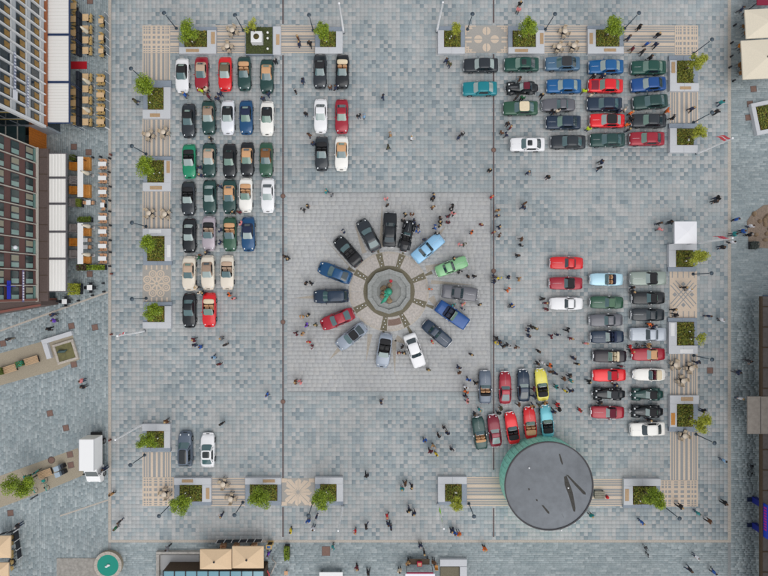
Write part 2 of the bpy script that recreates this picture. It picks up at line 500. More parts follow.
def planter(outer, bed, wide, look='L-shaped granite planter bench with low shrubs', panels=(), hz=.48):
    """outer, bed: pixel rects; wide: sides (n,s,e,w) that are broad benches, other sides are thin edges"""
    x0, y0, x1, y1 = outer; bx0, by0, bx1, by1 = bed
    c = P((x0 + x1) / 2, (y0 + y1) / 2)
    t = empty('planter', c)
    f = (CAM_H - hz) / CAM_H / PXM
    X = lambda px: (px - 384) * f - c.x
    Y = lambda py: (288 - py) * f - c.y
    ox0, ox1, oy0, oy1 = X(x0), X(x1), Y(y1), Y(y0)
    ix0, ix1, iy0, iy1 = X(bx0), X(bx1), Y(by1), Y(by0)
    def wall(nm, a, b, cc, d, side):
        w_ = side in wide
        top = hz if w_ else hz * .62
        nseg = max(1, round(max(b - a, d - cc) / 1.9))
        for k in range(nseg):
            if b - a > d - cc: bx = (a + (b - a) * k / nseg, a + (b - a) * (k + 1) / nseg - .008, cc, d)
            else: bx = (a, b, cc + (d - cc) * k / nseg, cc + (d - cc) * (k + 1) / nseg - .008)
            part(nm, MB().box(((bx[0] + bx[1]) / 2, (bx[2] + bx[3]) / 2, top / 2 - .004), (bx[1] - bx[0], bx[3] - bx[2], top + .008), b=.02), M_bench if w_ else M_edge, t)
    wall('bench_block' if 'n' in wide else 'edge_block', ox0, ox1, iy1, oy1, 'n')
    wall('bench_block' if 's' in wide else 'edge_block', ox0, ox1, oy0, iy0, 's')
    wall('bench_block' if 'w' in wide else 'edge_block', ox0, ix0, iy0, iy1, 'w')
    wall('bench_block' if 'e' in wide else 'edge_block', ix1, ox1, iy0, iy1, 'e')
    w, h = ix1 - ix0 - .01, iy1 - iy0 - .01
    part('soil', MB().box(((ix0 + ix1) / 2, (iy0 + iy1) / 2, .15), (w, h, .30)), M_soil, t)
    s = put('shrubs', shrub_bed(w, h, .30, int(x0 * 7 + y0)), t, ((ix0 + ix1) / 2, (iy0 + iy1) / 2, 0)); s['kind'] = 'stuff'
    rnd = random.Random(int(x0 + y0 * 3))
    ml = MB().lathe([(.05, 0), (.05, .42), (.07, .44), (.07, .5), (.03, .53)], n=10).mesh('garden_light', [M_lamphead])
    for k in range(2):
        put('garden_light', ml, t, (ix0 + w * rnd.uniform(.2, .8), iy0 + h * rnd.uniform(.2, .8), .28))
    for pxr, m in panels:
        a0, b0, a1, b1 = pxr
        f2 = X(a0), X(a1), Y(b1), Y(b0)
        horiz = (f2[1] - f2[0]) > (f2[3] - f2[2])
        seat = part('seat_panel', MB().box(((f2[0] + f2[1]) / 2, (f2[2] + f2[3]) / 2, hz + .012), (f2[1] - f2[0], f2[3] - f2[2], .02)), m, t)
        for k in range(4):
            if horiz: bb = ((f2[0] + f2[1]) / 2, f2[2] + (f2[3] - f2[2]) * (k + .5) / 4, hz + .035), (f2[1] - f2[0] - .02, (f2[3] - f2[2]) / 4 - .02, .03)
            else: bb = (f2[0] + (f2[1] - f2[0]) * (k + .5) / 4, (f2[2] + f2[3]) / 2, hz + .035), ((f2[1] - f2[0]) / 4 - .02, f2[3] - f2[2] - .02, .03)
            part('slat', MB().box(*bb), m, seat)
    reg(t, look, 'planter', 'granite planter benches around the square')
    return t
Wd, Wo, Ww = M_wood, M_woodo, M_white
planter((179, 26, 216, 53.5), (184, 30, 207, 47), 'se', panels=[((186, 49, 199, 52), Wd), ((211, 32, 215, 44), Wd)])
planter((315, 26, 342.5, 53.5), (320, 31, 336, 47), 'se')
planter((438, 25.5, 465, 53.5), (444, 30, 461, 47), 'sw')
planter((508.5, 25.5, 544.5, 53.5), (513, 30, 536, 47), 'se', panels=[((540, 33, 543.5, 44), Wd), ((515, 49, 528, 52), Wd)])
planter((588, 25, 624, 53.5), (596, 29, 620, 46.5), 'sw', panels=[((589.5, 33, 593, 44), Wd), ((604, 48.5, 616, 51.5), Wd)])
planter((670, 55, 699, 91), (677, 60, 694, 83), 'sw', panels=[((671.5, 62, 675, 73), Wd), ((680, 86.5, 691, 89.5), Wd)])
planter((670, 123, 698, 152.5), (677, 128, 694.5, 145), 'sw')
planter((669, 243.5, 697, 271.5), (676, 250, 694, 267), 'nw')
planter((669, 318, 698, 354), (677, 322, 695, 345.5), 'sw', panels=[((670.5, 323, 674.5, 336), Ww), ((680, 349, 693, 353), Ww)])
planter((670, 395.5, 699, 432), (677, 404, 694, 427), 'nw', panels=[((671, 413, 675, 425), Wo), ((681, 397, 693, 401), Wd)])
planter((624, 479, 661, 508.5), (633, 486, 657, 505), 'nw', panels=[((625, 489, 629, 501), Wd)])
planter((438, 477, 467, 505.5), (445, 484, 462, 502), 'nw')
planter((315, 477.5, 343, 506), (320, 484, 336.5, 501.5), 'ne')
planter((245, 478, 281, 506), (249.5, 484.5, 277, 501.5), 'n', panels=[((263, 479.5, 275, 482.5), Wd)])
planter((174, 478, 211, 506), (179, 485, 202, 502), 'ne', panels=[((182, 479.5, 193, 482.5), Wd), ((206, 488, 209.5, 499), Wd)])
planter((142, 424, 170, 452), (146, 431, 164, 448), 'ne')
planter((142.5, 302, 171, 328.5), (147, 306, 164.5, 322), 'se')
planter((142.5, 228.5, 171, 265), (146.5, 236, 164.5, 261), 'ne', panels=[((149, 229.5, 161, 233), Ww), ((167, 245, 170.5, 257), Ww)])
planter((142.5, 156, 171, 191), (146.5, 160, 164, 182.5), 'se', panels=[((150, 186, 162, 189.5), Wd), ((166.5, 161, 170, 173), Wd)])
planter((142.5, 80, 170.5, 118.5), (147, 87, 163.5, 109.5), 'se', panels=[((150, 113.5, 160, 117), Wd)])

# square hedge planter with white cube (top edge)
M_hedge = mat('hedge_base', srgb(74, 80, 48), .9, noise=.3, nscale=10)
c = P(259, 40, .6); t = empty('planter', (c.x, c.y, 0))
part('box_wall', MB().box((0, 0, .22), (3.45, 3.5, .44), b=.03), M_edge, t)
part('soil', MB().box((0, 0, .47), (3.3, 3.3, .06)), M_hedge, t)
rnd = random.Random(5)
vs, fs, ms = leaf_cloud(1100, lambda: (Vector((rnd.uniform(-1.63, 1.63), rnd.uniform(-1.63, 1.63), .5 + rnd.uniform(0, .14))), Vector((0, 0, 1))), .09, rnd, lambda: rnd.choice((4, 4, 4, 3)))
mb = MB(); mb.v, mb.f, mb.m, mb.sm = vs, fs, ms, [False] * len(fs)
o = put('shrubs', mb.mesh('shrubs', M_shrub + [mat('hedge_leaf', srgb(82, 90, 56), .8)]), t); o['kind'] = 'stuff'
cube = part('cube_pot', MB().box((-.15, .05, .95), (1.35, 1.35, .9), b=.04), M_white, t)
part('soil', MB().lathe([(.36, 1.38), (.36, 1.41)], (-.15, .05, 0), 14), M_soil, cube)
for yy in (.85, .15, -1.15): part('garden_light', MB().ball((1.1, yy, .75), (.15, .15, .13)), M_lamphead, t)
reg(t, 'square dark hedge planter holding a white cube pot', 'planter')
wl = part('bench_block', MB().box((0, 0, .24), (.95, 3.5, .49), b=.02), M_bench, None, (P(277, 40, .4).x, c.y, 0))
wl.name = 'granite_bench'
part('seat_panel', MB().box((.12, .1, .51), (.42, 1.3, .04)), M_wood, wl)
reg(wl, 'pale granite bench block beside the square hedge planter', 'bench')

# ------------------------------------------------------------------ trees
M_bark = mat('bark', srgb(92, 80, 64), .9, noise=.3, nscale=30)
M_leafA = [mat('leaf_bright', srgb(146, 166, 34), .55, noise=.1, nscale=3), mat('leaf_mid', srgb(120, 144, 28), .55, noise=.1, nscale=3), mat('leaf_deep', srgb(94, 116, 22), .55, noise=.1, nscale=3)]
M_leafY = [mat('leaf_yellow', srgb(180, 184, 60), .55, noise=.1, nscale=3), mat('leaf_olive', srgb(156, 162, 48), .55, noise=.1, nscale=3), mat('leaf_moss', srgb(126, 134, 40), .55, noise=.1, nscale=3)]
def crown_mesh(r, seed, n, mats, sparse=False):
    rnd = random.Random(seed)
    cl = []
    nc = 16 if not sparse else 8
    for k in range(nc):
        d = Vector((rnd.gauss(0, 1), rnd.gauss(0, 1), rnd.gauss(0, 1))).normalized() * rnd.random() ** .4
        cl.append((Vector((d.x * r * .72, d.y * r * .72, d.z * r * .75)), r * rnd.uniform(.24, .42)))
    def fn():
        c, q = rnd.choice(cl)
        d = Vector((rnd.gauss(0, 1), rnd.gauss(0, 1), rnd.gauss(0, 1))).normalized()
        return c + d * q * (rnd.random() ** .35) * (1 if rnd.random() < .9 else 1.35), (d + Vector((0, 0, .8))).normalized()
    vs, fs, ms = leaf_cloud(n, fn, .085, rnd, lambda: rnd.choice((0, 0, 1, 1, 2)))
    mb = MB(); mb.v, mb.f, mb.m, mb.sm = vs, fs, ms, [False] * len(fs)
    return mb.mesh('crown', mats)
def trunk_mesh(h, r, seed):
    rnd = random.Random(seed); mb = MB()
    mb.tube([(0, 0, 0), (.03, .02, h * .35), (-.02, .03, h * .7), (.02, 0, h * .95)], [.09, .07, .055, .03], 8)
    for k in range(7):
        a = rnd.uniform(0, 6.28); z = h * rnd.uniform(.5, .8)
        mb.tube([(0, 0, z), (math.cos(a) * r * .35, math.sin(a) * r * .35, z + .35), (math.cos(a) * r * .75, math.sin(a) * r * .75, z + .6 + rnd.random() * .4)], [.035, .022, .008], 5)
    return mb.mesh('trunk', [M_bark])
CROWNS = {}
def tree(px, py, rpx, kind, look, base_z=.3, hc=3.1):
    c = P(px, py, hc)
    r = rpx * 1.22 * (CAM_H - hc) / CAM_H / PXM
    t = empty('street_tree', (c.x, c.y, base_z))
    sd = int(px * 3 + py)
    sparse = kind == 'sparse'
    cm = crown_mesh(r, sd, int((1500 if not sparse else 420) * r * r) + 150, M_leafY if kind in ('yellow', 'sparse') else M_leafA, sparse)
    put('trunk', trunk_mesh(hc - base_z, r, sd), t)
    cr = put('crown', cm, t, (0, 0, hc - base_z)); cr['kind'] = 'stuff'
    cr.rotation_euler = (0, 0, sd)
    reg(t, look, 'tree', 'young trees in the planters')
G, Yl = 'young leafy green tree in a granite planter', 'small yellow-green tree in a granite planter'
for a in ((187, 32, 10.5, 'g', G), (322, 31, 9, 'g', G), (457, 28, 6.5, 'yellow', Yl), (529, 27, 9, 'g', G), (614.5, 25, 10.5, 'g', G), (698, 60, 8.5, 'yellow', Yl),
          (701, 131, 7, 'yellow', Yl), (699, 257, 9, 'yellow', Yl), (703, 339, 6, 'sparse', 'thin sparse tree in a granite planter'), (702, 424, 9.5, 'yellow', Yl), (655, 500, 11, 'g', G), (456.5, 504, 6.5, 'yellow', Yl),
          (181, 503, 10.5, 'g', G), (260, 498, 11, 'g', G), (323, 499, 10, 'g', G), (147, 443, 9, 'g', G), (151.5, 312, 8.5, 'g', G), (147, 243, 8.5, 'g', G), (143.5, 165, 9.5, 'g', G), (144.5, 84, 10.5, 'g', G)):
    tree(*a)
tree(250.5, 24.5, 7.5, 'sparse', 'sparse pale tree over the square hedge planter', .5)
tree(17.5, 486, 12.5, 'g', 'lone bushy green tree on the cobbled strip with teal bicycles', 0, 3.4)

# ------------------------------------------------------------------ lamps and flagpoles
M_post = mat('lamp_post_paint', srgb(66, 80, 92), .45, metal=.3)
lh = 3.6
post = MB().lathe([(.13, 0), (.13, .12), (.07, .16), (.06, .6), (.045, lh - .1)], n=12).mesh('post', [M_post])
basep = MB().lathe([(.2, 0), (.2, .03), (.14, .06)], n=12).mesh('base_plate', [M_post])
head = MB().lathe([(.05, lh - .14), (.10, lh - .1), (.22, lh - .04), (.25, lh + .01), (.20, lh + .06), (.06, lh + .12)], n=18).mesh('lamp_head', [M_post])
diff = MB().lathe([(.05, lh - .30), (.14, lh - .26), (.16, lh - .12), (.10, lh - .10)], n=14).mesh('diffuser', [M_lamphead])
for px, py in ((164, 13), (235, 15), (309, 15), (472.5, 14), (555, 14), (639, 13), (712, 39.5), (712, 112.5), (711.5, 273.3), (712, 359.5), (714.5, 443), (679.5, 518.5), (131, 68.5), (132, 146),
               (132, 222.7), (132, 299), (130.5, 465), (159, 516), (234.5, 515), (308.5, 515.5), (474, 516.5)):
    c = P(px, py, lh); t = empty('street_lamp', (c.x, c.y, .012))
    put('post', post, t); put('base_plate', basep, t); h_ = put('lamp_head', head, t); put('diffuser', diff, h_)
    reg(t, 'slim blue-grey street lamp with round head', 'street lamp', 'street lamps along the planters')
M_pole = mat('white_pole', srgb(248, 248, 250), .6)
M_red = mat('flag_red', srgb(222, 84, 92), .8, noise=.05)
M_fgreen = mat('flag_green', srgb(150, 214, 60), .8)
M_navy = mat('flag_navy', srgb(40, 60, 120), .8)
FH = 6.7
pole = MB().lathe([(.13, 0), (.125, 1), (.095, FH - .1), (.12, FH - .06), (.08, FH)], n=10).mesh('pole', [M_pole])
def flag(t, w, h, z, bands, ang):
    for k, (a, b, m) in enumerate(bands):
        mb = MB(); vs = []; N = 8
        for i in range(N + 1):
            s = i / N; y = .10 * math.sin(s * 7) * s
            for zz in (z - h * a, z - h * b): vs.append((.06 + s * w, y + (zz - z) * .12 * s, zz - .35 * s * s * w))
        vs2 = [(x, y + .012, zz) for x, y, zz in vs]; n_ = len(vs)
        fs = [(2 * i, 2 * i + 1, 2 * i + 3, 2 * i + 2) for i in range(N)] + [(n_ + 2 * i + 2, n_ + 2 * i + 3, n_ + 2 * i + 1, n_ + 2 * i) for i in range(N)]
        mb.add(vs + vs2, fs, 0, True)
        part('flag_band', mb, m, t, rz=ang)
for px, py, fl in ((339, 3, None), (443, 2, None), (117, 336, 'small'), (115, 440, None), (733, 138, 'red'), (733, 238, 'redwhite'), (338, 531, None), (444, 529, 'green')):
    c = P(px, py, FH); t = empty('flagpole', (c.x, c.y, .01))
    put('pole', pole, t); part('base_sleeve', MB().lathe([(.16, 0), (.16, .1), (.1, .14)], n=12), M_post, t)
    if fl == 'red': flag(t, 1.0, 1.1, FH - .3, [(0, .4, M_red), (.4, .55, M_white), (.55, 1, M_red)], 2.6)
    if fl == 'redwhite': flag(t, 1.1, 1.1, FH - .4, [(0, .45, M_red), (.45, .6, M_navy), (.6, 1, M_red)], 2.9)
    if fl == 'small': flag(t, .5, .5, FH - .3, [(0, .5, M_red), (.5, 1, M_white)], .6)
    if fl == 'green': flag(t, 1.1, 2.6, FH - .6, [(0, .35, M_white), (.35, .8, M_fgreen), (.8, 1, M_white)], 1.9)
    look = {None: 'bare tall white flagpole', 'red': 'white flagpole with red and white flag', 'redwhite': 'white flagpole with red and navy flag', 'small': 'white flagpole with a small pennant', 'green': 'white flagpole with lime green banner'}[fl]
    reg(t, look, 'flagpole', 'flagpoles around the square')

# ------------------------------------------------------------------ fountain
M_cob = mat('brown_cobbles', srgb(112, 106, 88), .85, noise=.3, nscale=14, bump=.5)
M_ring = mat('pink_ring_stone', srgb(178, 171, 165), .8, noise=.18, nscale=4, stain=.1)
M_basin = mat('basin_stone', srgb(146, 148, 146), .75, noise=.15, nscale=5)
M_wet = mat('wet_basin_floor', srgb(120, 122, 118), .25, noise=.25, nscale=1.5)
M_rock = mat('brown_rock', srgb(140, 118, 94), .8, noise=.3, nscale=4, bump=.5)
M_pat = mat('verdigris_bronze', srgb(56, 158, 128), .55, metal=.2, noise=.3, nscale=7)
fc = P(389, 291.5)
t = empty('fountain_apron', (fc.x, fc.y, 0)); struct(t, 'circular stone apron with radiating cobble spokes around the fountain', 'paving')
def annulus(r0, r1, a0, a1, z, n=8):
    mb = MB(); vs = []
    for i in range(n + 1):
        a = a0 + (a1 - a0) * i / n
        for r in (r0, r1):
            vs += [(r * math.cos(a), r * math.sin(a), z), (r * math.cos(a), r * math.sin(a), z - .02)]
    fs = []
    for i in range(n):
        q = 4 * i
        fs += [(q, q + 2, q + 6, q + 4), (q + 2, q + 3, q + 7, q + 6), (q, q + 4, q + 5, q + 1)]
    fs += [(0, 1, 3, 2), (4 * n, 4 * n + 2, 4 * n + 3, 4 * n + 1)]
    mb.add(vs, fs); return mb
N = 24
for k in range(N):
    part('ring_stone', annulus(3.22, 4.72, 2 * math.pi * k / N + .004, 2 * math.pi * (k + 1) / N - .004, .010, 3), M_ring, t)
for k in range(36):
    part('kerb_stone', annulus(4.73, 5.0, 2 * math.pi * k / 36 + .003, 2 * math.pi * (k + 1) / 36 - .003, .014, 2), M_border, t)
part('cobble_patch', annulus(3.5, 4.3, math.radians(268), math.radians(292), .0125, 4), mat('red_cobbles', srgb(128, 106, 96), .85, noise=.3, nscale=12), t)
part('cobble_ring', annulus(2.6, 3.21, 0, 2 * math.pi, .012, 48), M_cob, t)
bol = MB().lathe([(.07, 0), (.07, .10), (.05, .13)], n=8).mesh('stud', [M_white])
for a in (24, 70, 105, 150, 209, 262, 298, 340):
    ar = math.radians(a); c, s_ = math.cos(ar), math.sin(ar)
    sp = part('cobble_spoke', MB().prism([(3.15, -.28), (4.9, -.42), (4.9, .42), (3.15, .28)], .004, .018), M_cob, t, rz=ar)
    part('cobble_tip', MB().prism([(4.95, -.12), (5.9, -.22), (5.9, .22), (4.95, .12)], .003, .0175), M_cob, t, rz=ar)
    for k in range(4): put('stud', bol, sp, (3.35 + k * .38, (-.08 if k % 2 else .08), .016))
rays = [((320, 233.6), (350, 267), 1), ((354.5, 223), (364.5, 253), 5), ((382, 203), (381.5, 247), 5), ((446, 226), (437, 236), 5), ((450, 262), (426, 269), 7), ((474, 285), (431, 282), 4),
        ((294, 298), (314, 297), 3.5), ((329, 360), (341, 347), 5), ((366, 362), (370, 334), 5), ((441, 313), (431, 297), 7), ((410, 345), (396, 338), 7), ((395, 375), (394, 340), 5)]
for (ax, ay), (bx, by), w in rays:
    a, b = P(ax, ay), P(bx, by); d = (b - a).normalized(); n_ = Vector((-d.y, d.x, 0)) * w / PXM / 2
    q = [a - fc, b - fc - n_, b - fc + n_]
    part('cobble_ray', MB().prism([(v.x, v.y) for v in q], -.005, .0055), mat('ray_cobbles', srgb(164, 156, 145), .85, noise=.25, nscale=10), t)
f = empty('fountain', (fc.x, fc.y, .008))
for k in range(10):
    a0 = 2 * math.pi * k / 10 + .31; a1 = a0 + 2 * math.pi / 10 - .006
    pt = lambda r, a: (r * math.cos(a), r * math.sin(a))
    part('rim_block', MB().prism([pt(2.25, a0), pt(2.78, a0), pt(2.78, a1), pt(2.25, a1)], 0, .55), M_basin, f)
    part('inner_step', MB().prism([pt(1.55, a0), pt(2.245, a0), pt(2.245, a1), pt(1.55, a1)], 0, .30), M_basin, f)
part('basin_floor', MB().lathe([(1.62, 0), (1.62, .2)], n=20, smooth=False), M_wet, f)
rnd = random.Random(3)
for k in range(9):
    a = rnd.uniform(0, 6.28); r = rnd.uniform(.3, 1.2)
    mb = MB(); mb.ball((0, 0, 0), (rnd.uniform(.25, .5), rnd.uniform(.2, .4), rnd.uniform(.18, .4)), 8, 5)
    mb.v = [(x * rnd.uniform(.85, 1.15), y * rnd.uniform(.85, 1.15), z * rnd.uniform(.85, 1.15)) for x, y, z in mb.v]
    part('rock', mb, M_rock, f, (r * math.cos(a), r * math.sin(a), .35))
part('pedestal', MB().lathe([(.5, .15), (.45, .5), (.36, .8), (.4, .85)], n=10, smooth=False), M_rock, f)
reg(f, 'ten-sided grey stone fountain basin in the circle of cars', 'fountain'); LAND.append(('stone fountain', fc.copy()))
# ------------------------------------------------------------------ skin-modifier figures
def skin_mesh(name, nodes, edges, sub=1):
    me = bpy.data.meshes.new(name + '_sk')
    keys = list(nodes); idx = {k: i for i, k in enumerate(keys)}
    bm = bmesh.new(); L = bm.verts.layers.skin.verify()
    vv = []
    for k in keys:
        x, y, z, r = nodes[k]
        v = bm.verts.new((x, y, z)); v[L].radius = (r, r) if not isinstance(r, tuple) else r; v[L].use_root = (k == 'pelvis'); vv.append(v)
    for a, b in edges: bm.edges.new((vv[idx[a]], vv[idx[b]]))
    bm.to_mesh(me); bm.free()
    o = bpy.data.objects.new('tmp', me); COL.objects.link(o)
    sk = o.modifiers.new('s', 'SKIN'); sk.use_smooth_shade = True
    sb = o.modifiers.new('d', 'SUBSURF'); sb.levels = sub; sb.render_levels = sub
    dg = bpy.context.evaluated_depsgraph_get(); dg.update()
    out = bpy.data.meshes.new_from_object(o.evaluated_get(dg)); out.name = name
    bpy.data.objects.remove(o); bpy.data.meshes.remove(me)
    return out
def body(pose):
    """pose: stride, arm swings, bend; faces +y, 1.74 m tall"""
    s = pose.get('stride', 0); bend = pose.get('bend', 0); la, ra = pose.get('arms', ((0, 0), (0, 0)))
    hz = .93 - abs(s) * .05
    n = {'pelvis': (0, 0, hz, (.165, .14)), 'belly': (0, .02 + bend * .12, 1.10, (.165, .14)), 'chest': (0, .02 + bend * .3, 1.30, (.185, .145)), 'neckb': (0, .0 + bend * .42, 1.45, (.085, .075)),
         'neck': (0, .01 + bend * .48, 1.51, (.055, .055)), 'head': (0, .035 + bend * .55, 1.60, (.082, .095)), 'crown': (0, .03 + bend * .6, 1.69, (.075, .09)), 'nose': (0, .125 + bend * .58, 1.605, .018)}
    e = [('pelvis', 'belly'), ('belly', 'chest'), ('chest', 'neckb'), ('neckb', 'neck'), ('neck', 'head'), ('head', 'crown'), ('head', 'nose')]
    for sd, nm, st in ((-1, 'l', s), (1, 'r', -s)):
        n['hip' + nm] = (sd * .10, st * .02, hz - .06, (.105, .11)); n['knee' + nm] = (sd * .105, st * .12 + .03, hz - .46, (.08, .085))
        n['ank' + nm] = (sd * .11, st * .16 - .02, .09, (.045, .05)); n['toe' + nm] = (sd * .125, st * .16 + .15, .045, (.045, .038))
        e += [('pelvis', 'hip' + nm), ('hip' + nm, 'knee' + nm), ('knee' + nm, 'ank' + nm), ('ank' + nm, 'toe' + nm)]
        sw, fl = la if sd < 0 else ra          # swing forward, forearm flex
        by = bend * .38
        n['sh' + nm] = (sd * .19, by, 1.41, .075)
        ex, ey, ez = sd * .225, by + sw * .14, 1.14 + abs(sw) * .03
        n['el' + nm] = (ex, ey, ez, .062)
        wx, wy, wz = sd * (.225 - .12 * fl), ey + .03 + .15 * fl, ez - .25 * (1 - fl)
        n['wr' + nm] = (wx, wy, wz, .034)
        d = Vector((wx - ex, wy - ey, wz - ez)).normalized()
        pz = Vector((wx, wy, wz)) + d * .085
        n['pa' + nm] = (*pz, (.038, .022))
        e += [('chest', 'sh' + nm), ('sh' + nm, 'el' + nm), ('el' + nm, 'wr' + nm), ('wr' + nm, 'pa' + nm)]
    return n, e
def fingers(n, nm, sd):
    """five separate fingers rooted in the palm"""
    mb = MB(); w, p = Vector(n['wr' + nm][:3]), Vector(n['pa' + nm][:3]); d = (p - w).normalized()
    side = d.cross(Vector((1, 0, 0))); side = side.normalized() if side.length > .1 else Vector((0, 1, 0)); nr = d.cross(side)
    for k, L in enumerate((.068, .078, .072, .055)):
        b = p + side * (k - 1.5) * .019 * 1.0 + d * .005
        mb.tube([b, b + d * L * .55 + nr * .006 * -sd, b + d * L * .85 + nr * .022 * -sd], [.0095, .009, .007], 5)
    b = p - d * .045 - side * .034 * (1)
    mb.tube([b, b - side * .022 + d * .025, b - side * .024 + d * .055], [.011, .010, .008], 5)
    return mb
# statue on the fountain
n, e = body({'stride': .5, 'bend': .5, 'arms': ((1.4, .2), (-1.0, .1))})
sm = skin_mesh('statue_figure', n, e, 1); sm.materials.clear(); sm.materials.append(M_pat)
st_ = put('bronze_statue', sm, None, (fc.x - .15, fc.y - .1, .855), 2.2); st_.scale = (1.45, 1.45, 1.25)
part('mantle', MB().lathe([(.34, .1), (.30, .6), (.22, 1.2), (.2, 1.35)], (0, -.08, 0), 10), M_pat, st_)
part('arm_drapery', MB().tube([(-.15, .1, 1.3), (-.35, .6, 1.05), (-.4, 1.0, .6)], [.13, .15, .06], 8), M_pat, st_)
reg(st_, 'turquoise verdigris bronze figure standing in the fountain basin', 'statue')
fw = part('flower_wreath', MB().torus((0, 0, 0), .13, .06, 'z', 12, 6), mat('wreath_red', srgb(220, 40, 60), .7), None, (P(391, 281, .6).x, P(391, 281, .6).y, .61 + .008))
fw.location.z = .33 + .008 + .06
reg(fw, 'small red wreath lying on the fountain step', 'wreath')

# ------------------------------------------------------------------ round pavilion
M_roof = mat('roof_membrane', srgb(112, 117, 123), .6, noise=.12, nscale=1.2, stain=.2)
M_rim = mat('roof_rim', srgb(58, 56, 60), .6, noise=.15, nscale=8)
M_turq = mat('turquoise_panel', srgb(146, 222, 202), .4, noise=.22, nscale=2.5)
M_stain = mat('moss_stain', srgb(62, 60, 56), .8, noise=.3, nscale=6)
ph = 3.0
pc = P(549, 486, ph); pr = 44.5 * (CAM_H - ph) / CAM_H / PXM
t = empty('round_pavilion', (pc.x, pc.y, .016))
NP = 48
pm = MB().box((0, 0, 1.42), (.08, 2 * math.pi * (pr - .1) / NP - .03, 2.84), b=.02).mesh('wall_panel', [M_turq])
for k in range(NP):
    a = 2 * math.pi * k / NP
    put('wall_panel', pm, t, ((pr - .1) * math.cos(a), (pr - .1) * math.sin(a), 0), a)
part('inner_wall', MB().lathe([(pr - .2, 0), (pr - .2, 2.8)], n=64, smooth=False), M_rim, t)
rf = part('roof', MB().lathe([(pr - .25, 2.80), (pr - .12, 2.84), (pr - .14, 2.93), (.3, 3.0)], n=72, smooth=False), M_roof, t)
part('rim', MB().lathe([(pr - .13, 2.82), (pr, 2.82), (pr + .02, 3.02), (pr - .13, 3.02), (pr - .13, 2.82)], n=72, smooth=False, cap=False), M_rim, t)
def decal(pts, nm, m, dz=.012):
    q = [(P(x, y, ph).x - pc.x, P(x, y, ph).y - pc.y) for x, y in pts]
    vs = []
    for x, y in q:
        r = math.hypot(x, y); vs.append((x, y, 3.0 - .07 * max(0, r - .3) / (pr - .44)))
    n_ = len(vs)
    top = [(x, y, z + dz) for x, y, z in vs]
    mb = MB(); mb.add(top, [tuple(range(n_))]); part(nm, mb, m, rf)
Z = lambda X, Y: (490 + X / 6.4, 430 + Y / 6.4)
for pts in ([Z(441, 152), Z(450, 155), Z(468, 215), Z(462, 225), Z(452, 200)], [Z(486, 285), Z(500, 288), Z(612, 400), Z(614, 415), Z(598, 412), Z(545, 355)],
            [Z(474, 300), Z(490, 292), Z(512, 350), Z(530, 400), Z(548, 500), Z(546, 525), Z(534, 520), Z(505, 420), Z(478, 350)], [Z(330, 482), Z(342, 482), Z(380, 525), Z(380, 538), Z(368, 532)],
            [Z(243, 375), Z(252, 372), Z(256, 382), Z(248, 388)], [Z(292, 440), Z(304, 445), Z(306, 456), Z(296, 454)]):
    decal(pts, 'moss_stain', M_stain)
decal([Z(235, 150), Z(239, 148), Z(475, 560), Z(471, 562)], 'seam', mat('seam', srgb(104, 109, 116), .6), .008)
for X, Y in ((250, 242), (500, 370), (455, 640)):
    q = P(*Z(X, Y), ph); part('vent', MB().lathe([(.09, 2.9), (.09, 3.1), (.05, 3.12)], (q.x - pc.x, q.y - pc.y, 0), 10), M_white, t)
reg(t, 'round flat-roofed kiosk with turquoise panel walls', 'pavilion'); LAND.append(('round turquoise kiosk', pc.copy()))

# ------------------------------------------------------------------ tent
c = P(686, 232.5, 2.4); w = 22 * (CAM_H - 2.4) / CAM_H / PXM
t = empty('canopy_tent', (c.x, c.y, .01))
mb = MB(); h = w / 2
mb.add([(-h, -h, 2.15), (h, -h, 2.15), (h, h, 2.15), (-h, h, 2.15), (-h, -h, 2.35), (h, -h, 2.35), (h, h, 2.35), (-h, h, 2.35), (0, 0, 2.75)],
       [(0, 1, 5, 4), (1, 2, 6, 5), (2, 3, 7, 6), (3, 0, 4, 7), (4, 5, 8), (5, 6, 8), (6, 7, 8), (7, 4, 8), (3, 2, 1, 0)])
part('canopy', mb, mat('tent_fabric', srgb(240, 240, 244), .7), t)
for sx_ in (-1, 1):
    for sy_ in (-1, 1): part('leg', MB().box((sx_ * (h - .06), sy_ * (h - .06), 1.08), (.05, .05, 2.15)), M_post, t)
reg(t, 'white square pop-up canopy tent', 'tent'); LAND.append(('white pop-up tent', c.copy()))

# ------------------------------------------------------------------ people
SKIN = mat('skin', srgb(196, 150, 124), .55)
HAIRS = [mat('hair_dark', srgb(44, 34, 28), .7), mat('hair_brown', srgb(84, 60, 40), .7), mat('hair_blond', srgb(176, 146, 100), .7), mat('hair_grey', srgb(150, 148, 146), .7)]
TROU = [mat('trousers_black', srgb(30, 32, 36), .8), mat('jeans', srgb(54, 66, 92), .8), mat('trousers_grey', srgb(84, 84, 86), .8), mat('trousers_khaki', srgb(134, 118, 94), .8)]
SHOE = mat('shoes', srgb(40, 36, 36), .6)
CLO = {'black': (28, 29, 33), 'navy': (38, 48, 76), 'blue': (38, 88, 168), 'light blue': (130, 170, 205), 'red': (204, 44, 48), 'orange': (228, 108, 44), 'yellow': (226, 200, 52), 'lime': (196, 220, 40), 'brown': (106, 72, 50), 'tan': (182, 140, 94),
       'cream': (222, 204, 180), 'white': (228, 228, 232), 'pink': (226, 140, 140), 'maroon': (104, 36, 48), 'olive': (88, 86, 60), 'grey': (120, 122, 128), 'teal': (44, 138, 140), 'green': (40, 100, 66), 'violet': (112, 70, 190), 'dark': (44, 42, 46)}
CLOM = {k: mat('jacket_' + k.replace(' ', '_'), srgb(*v), .8) for k, v in CLO.items()}
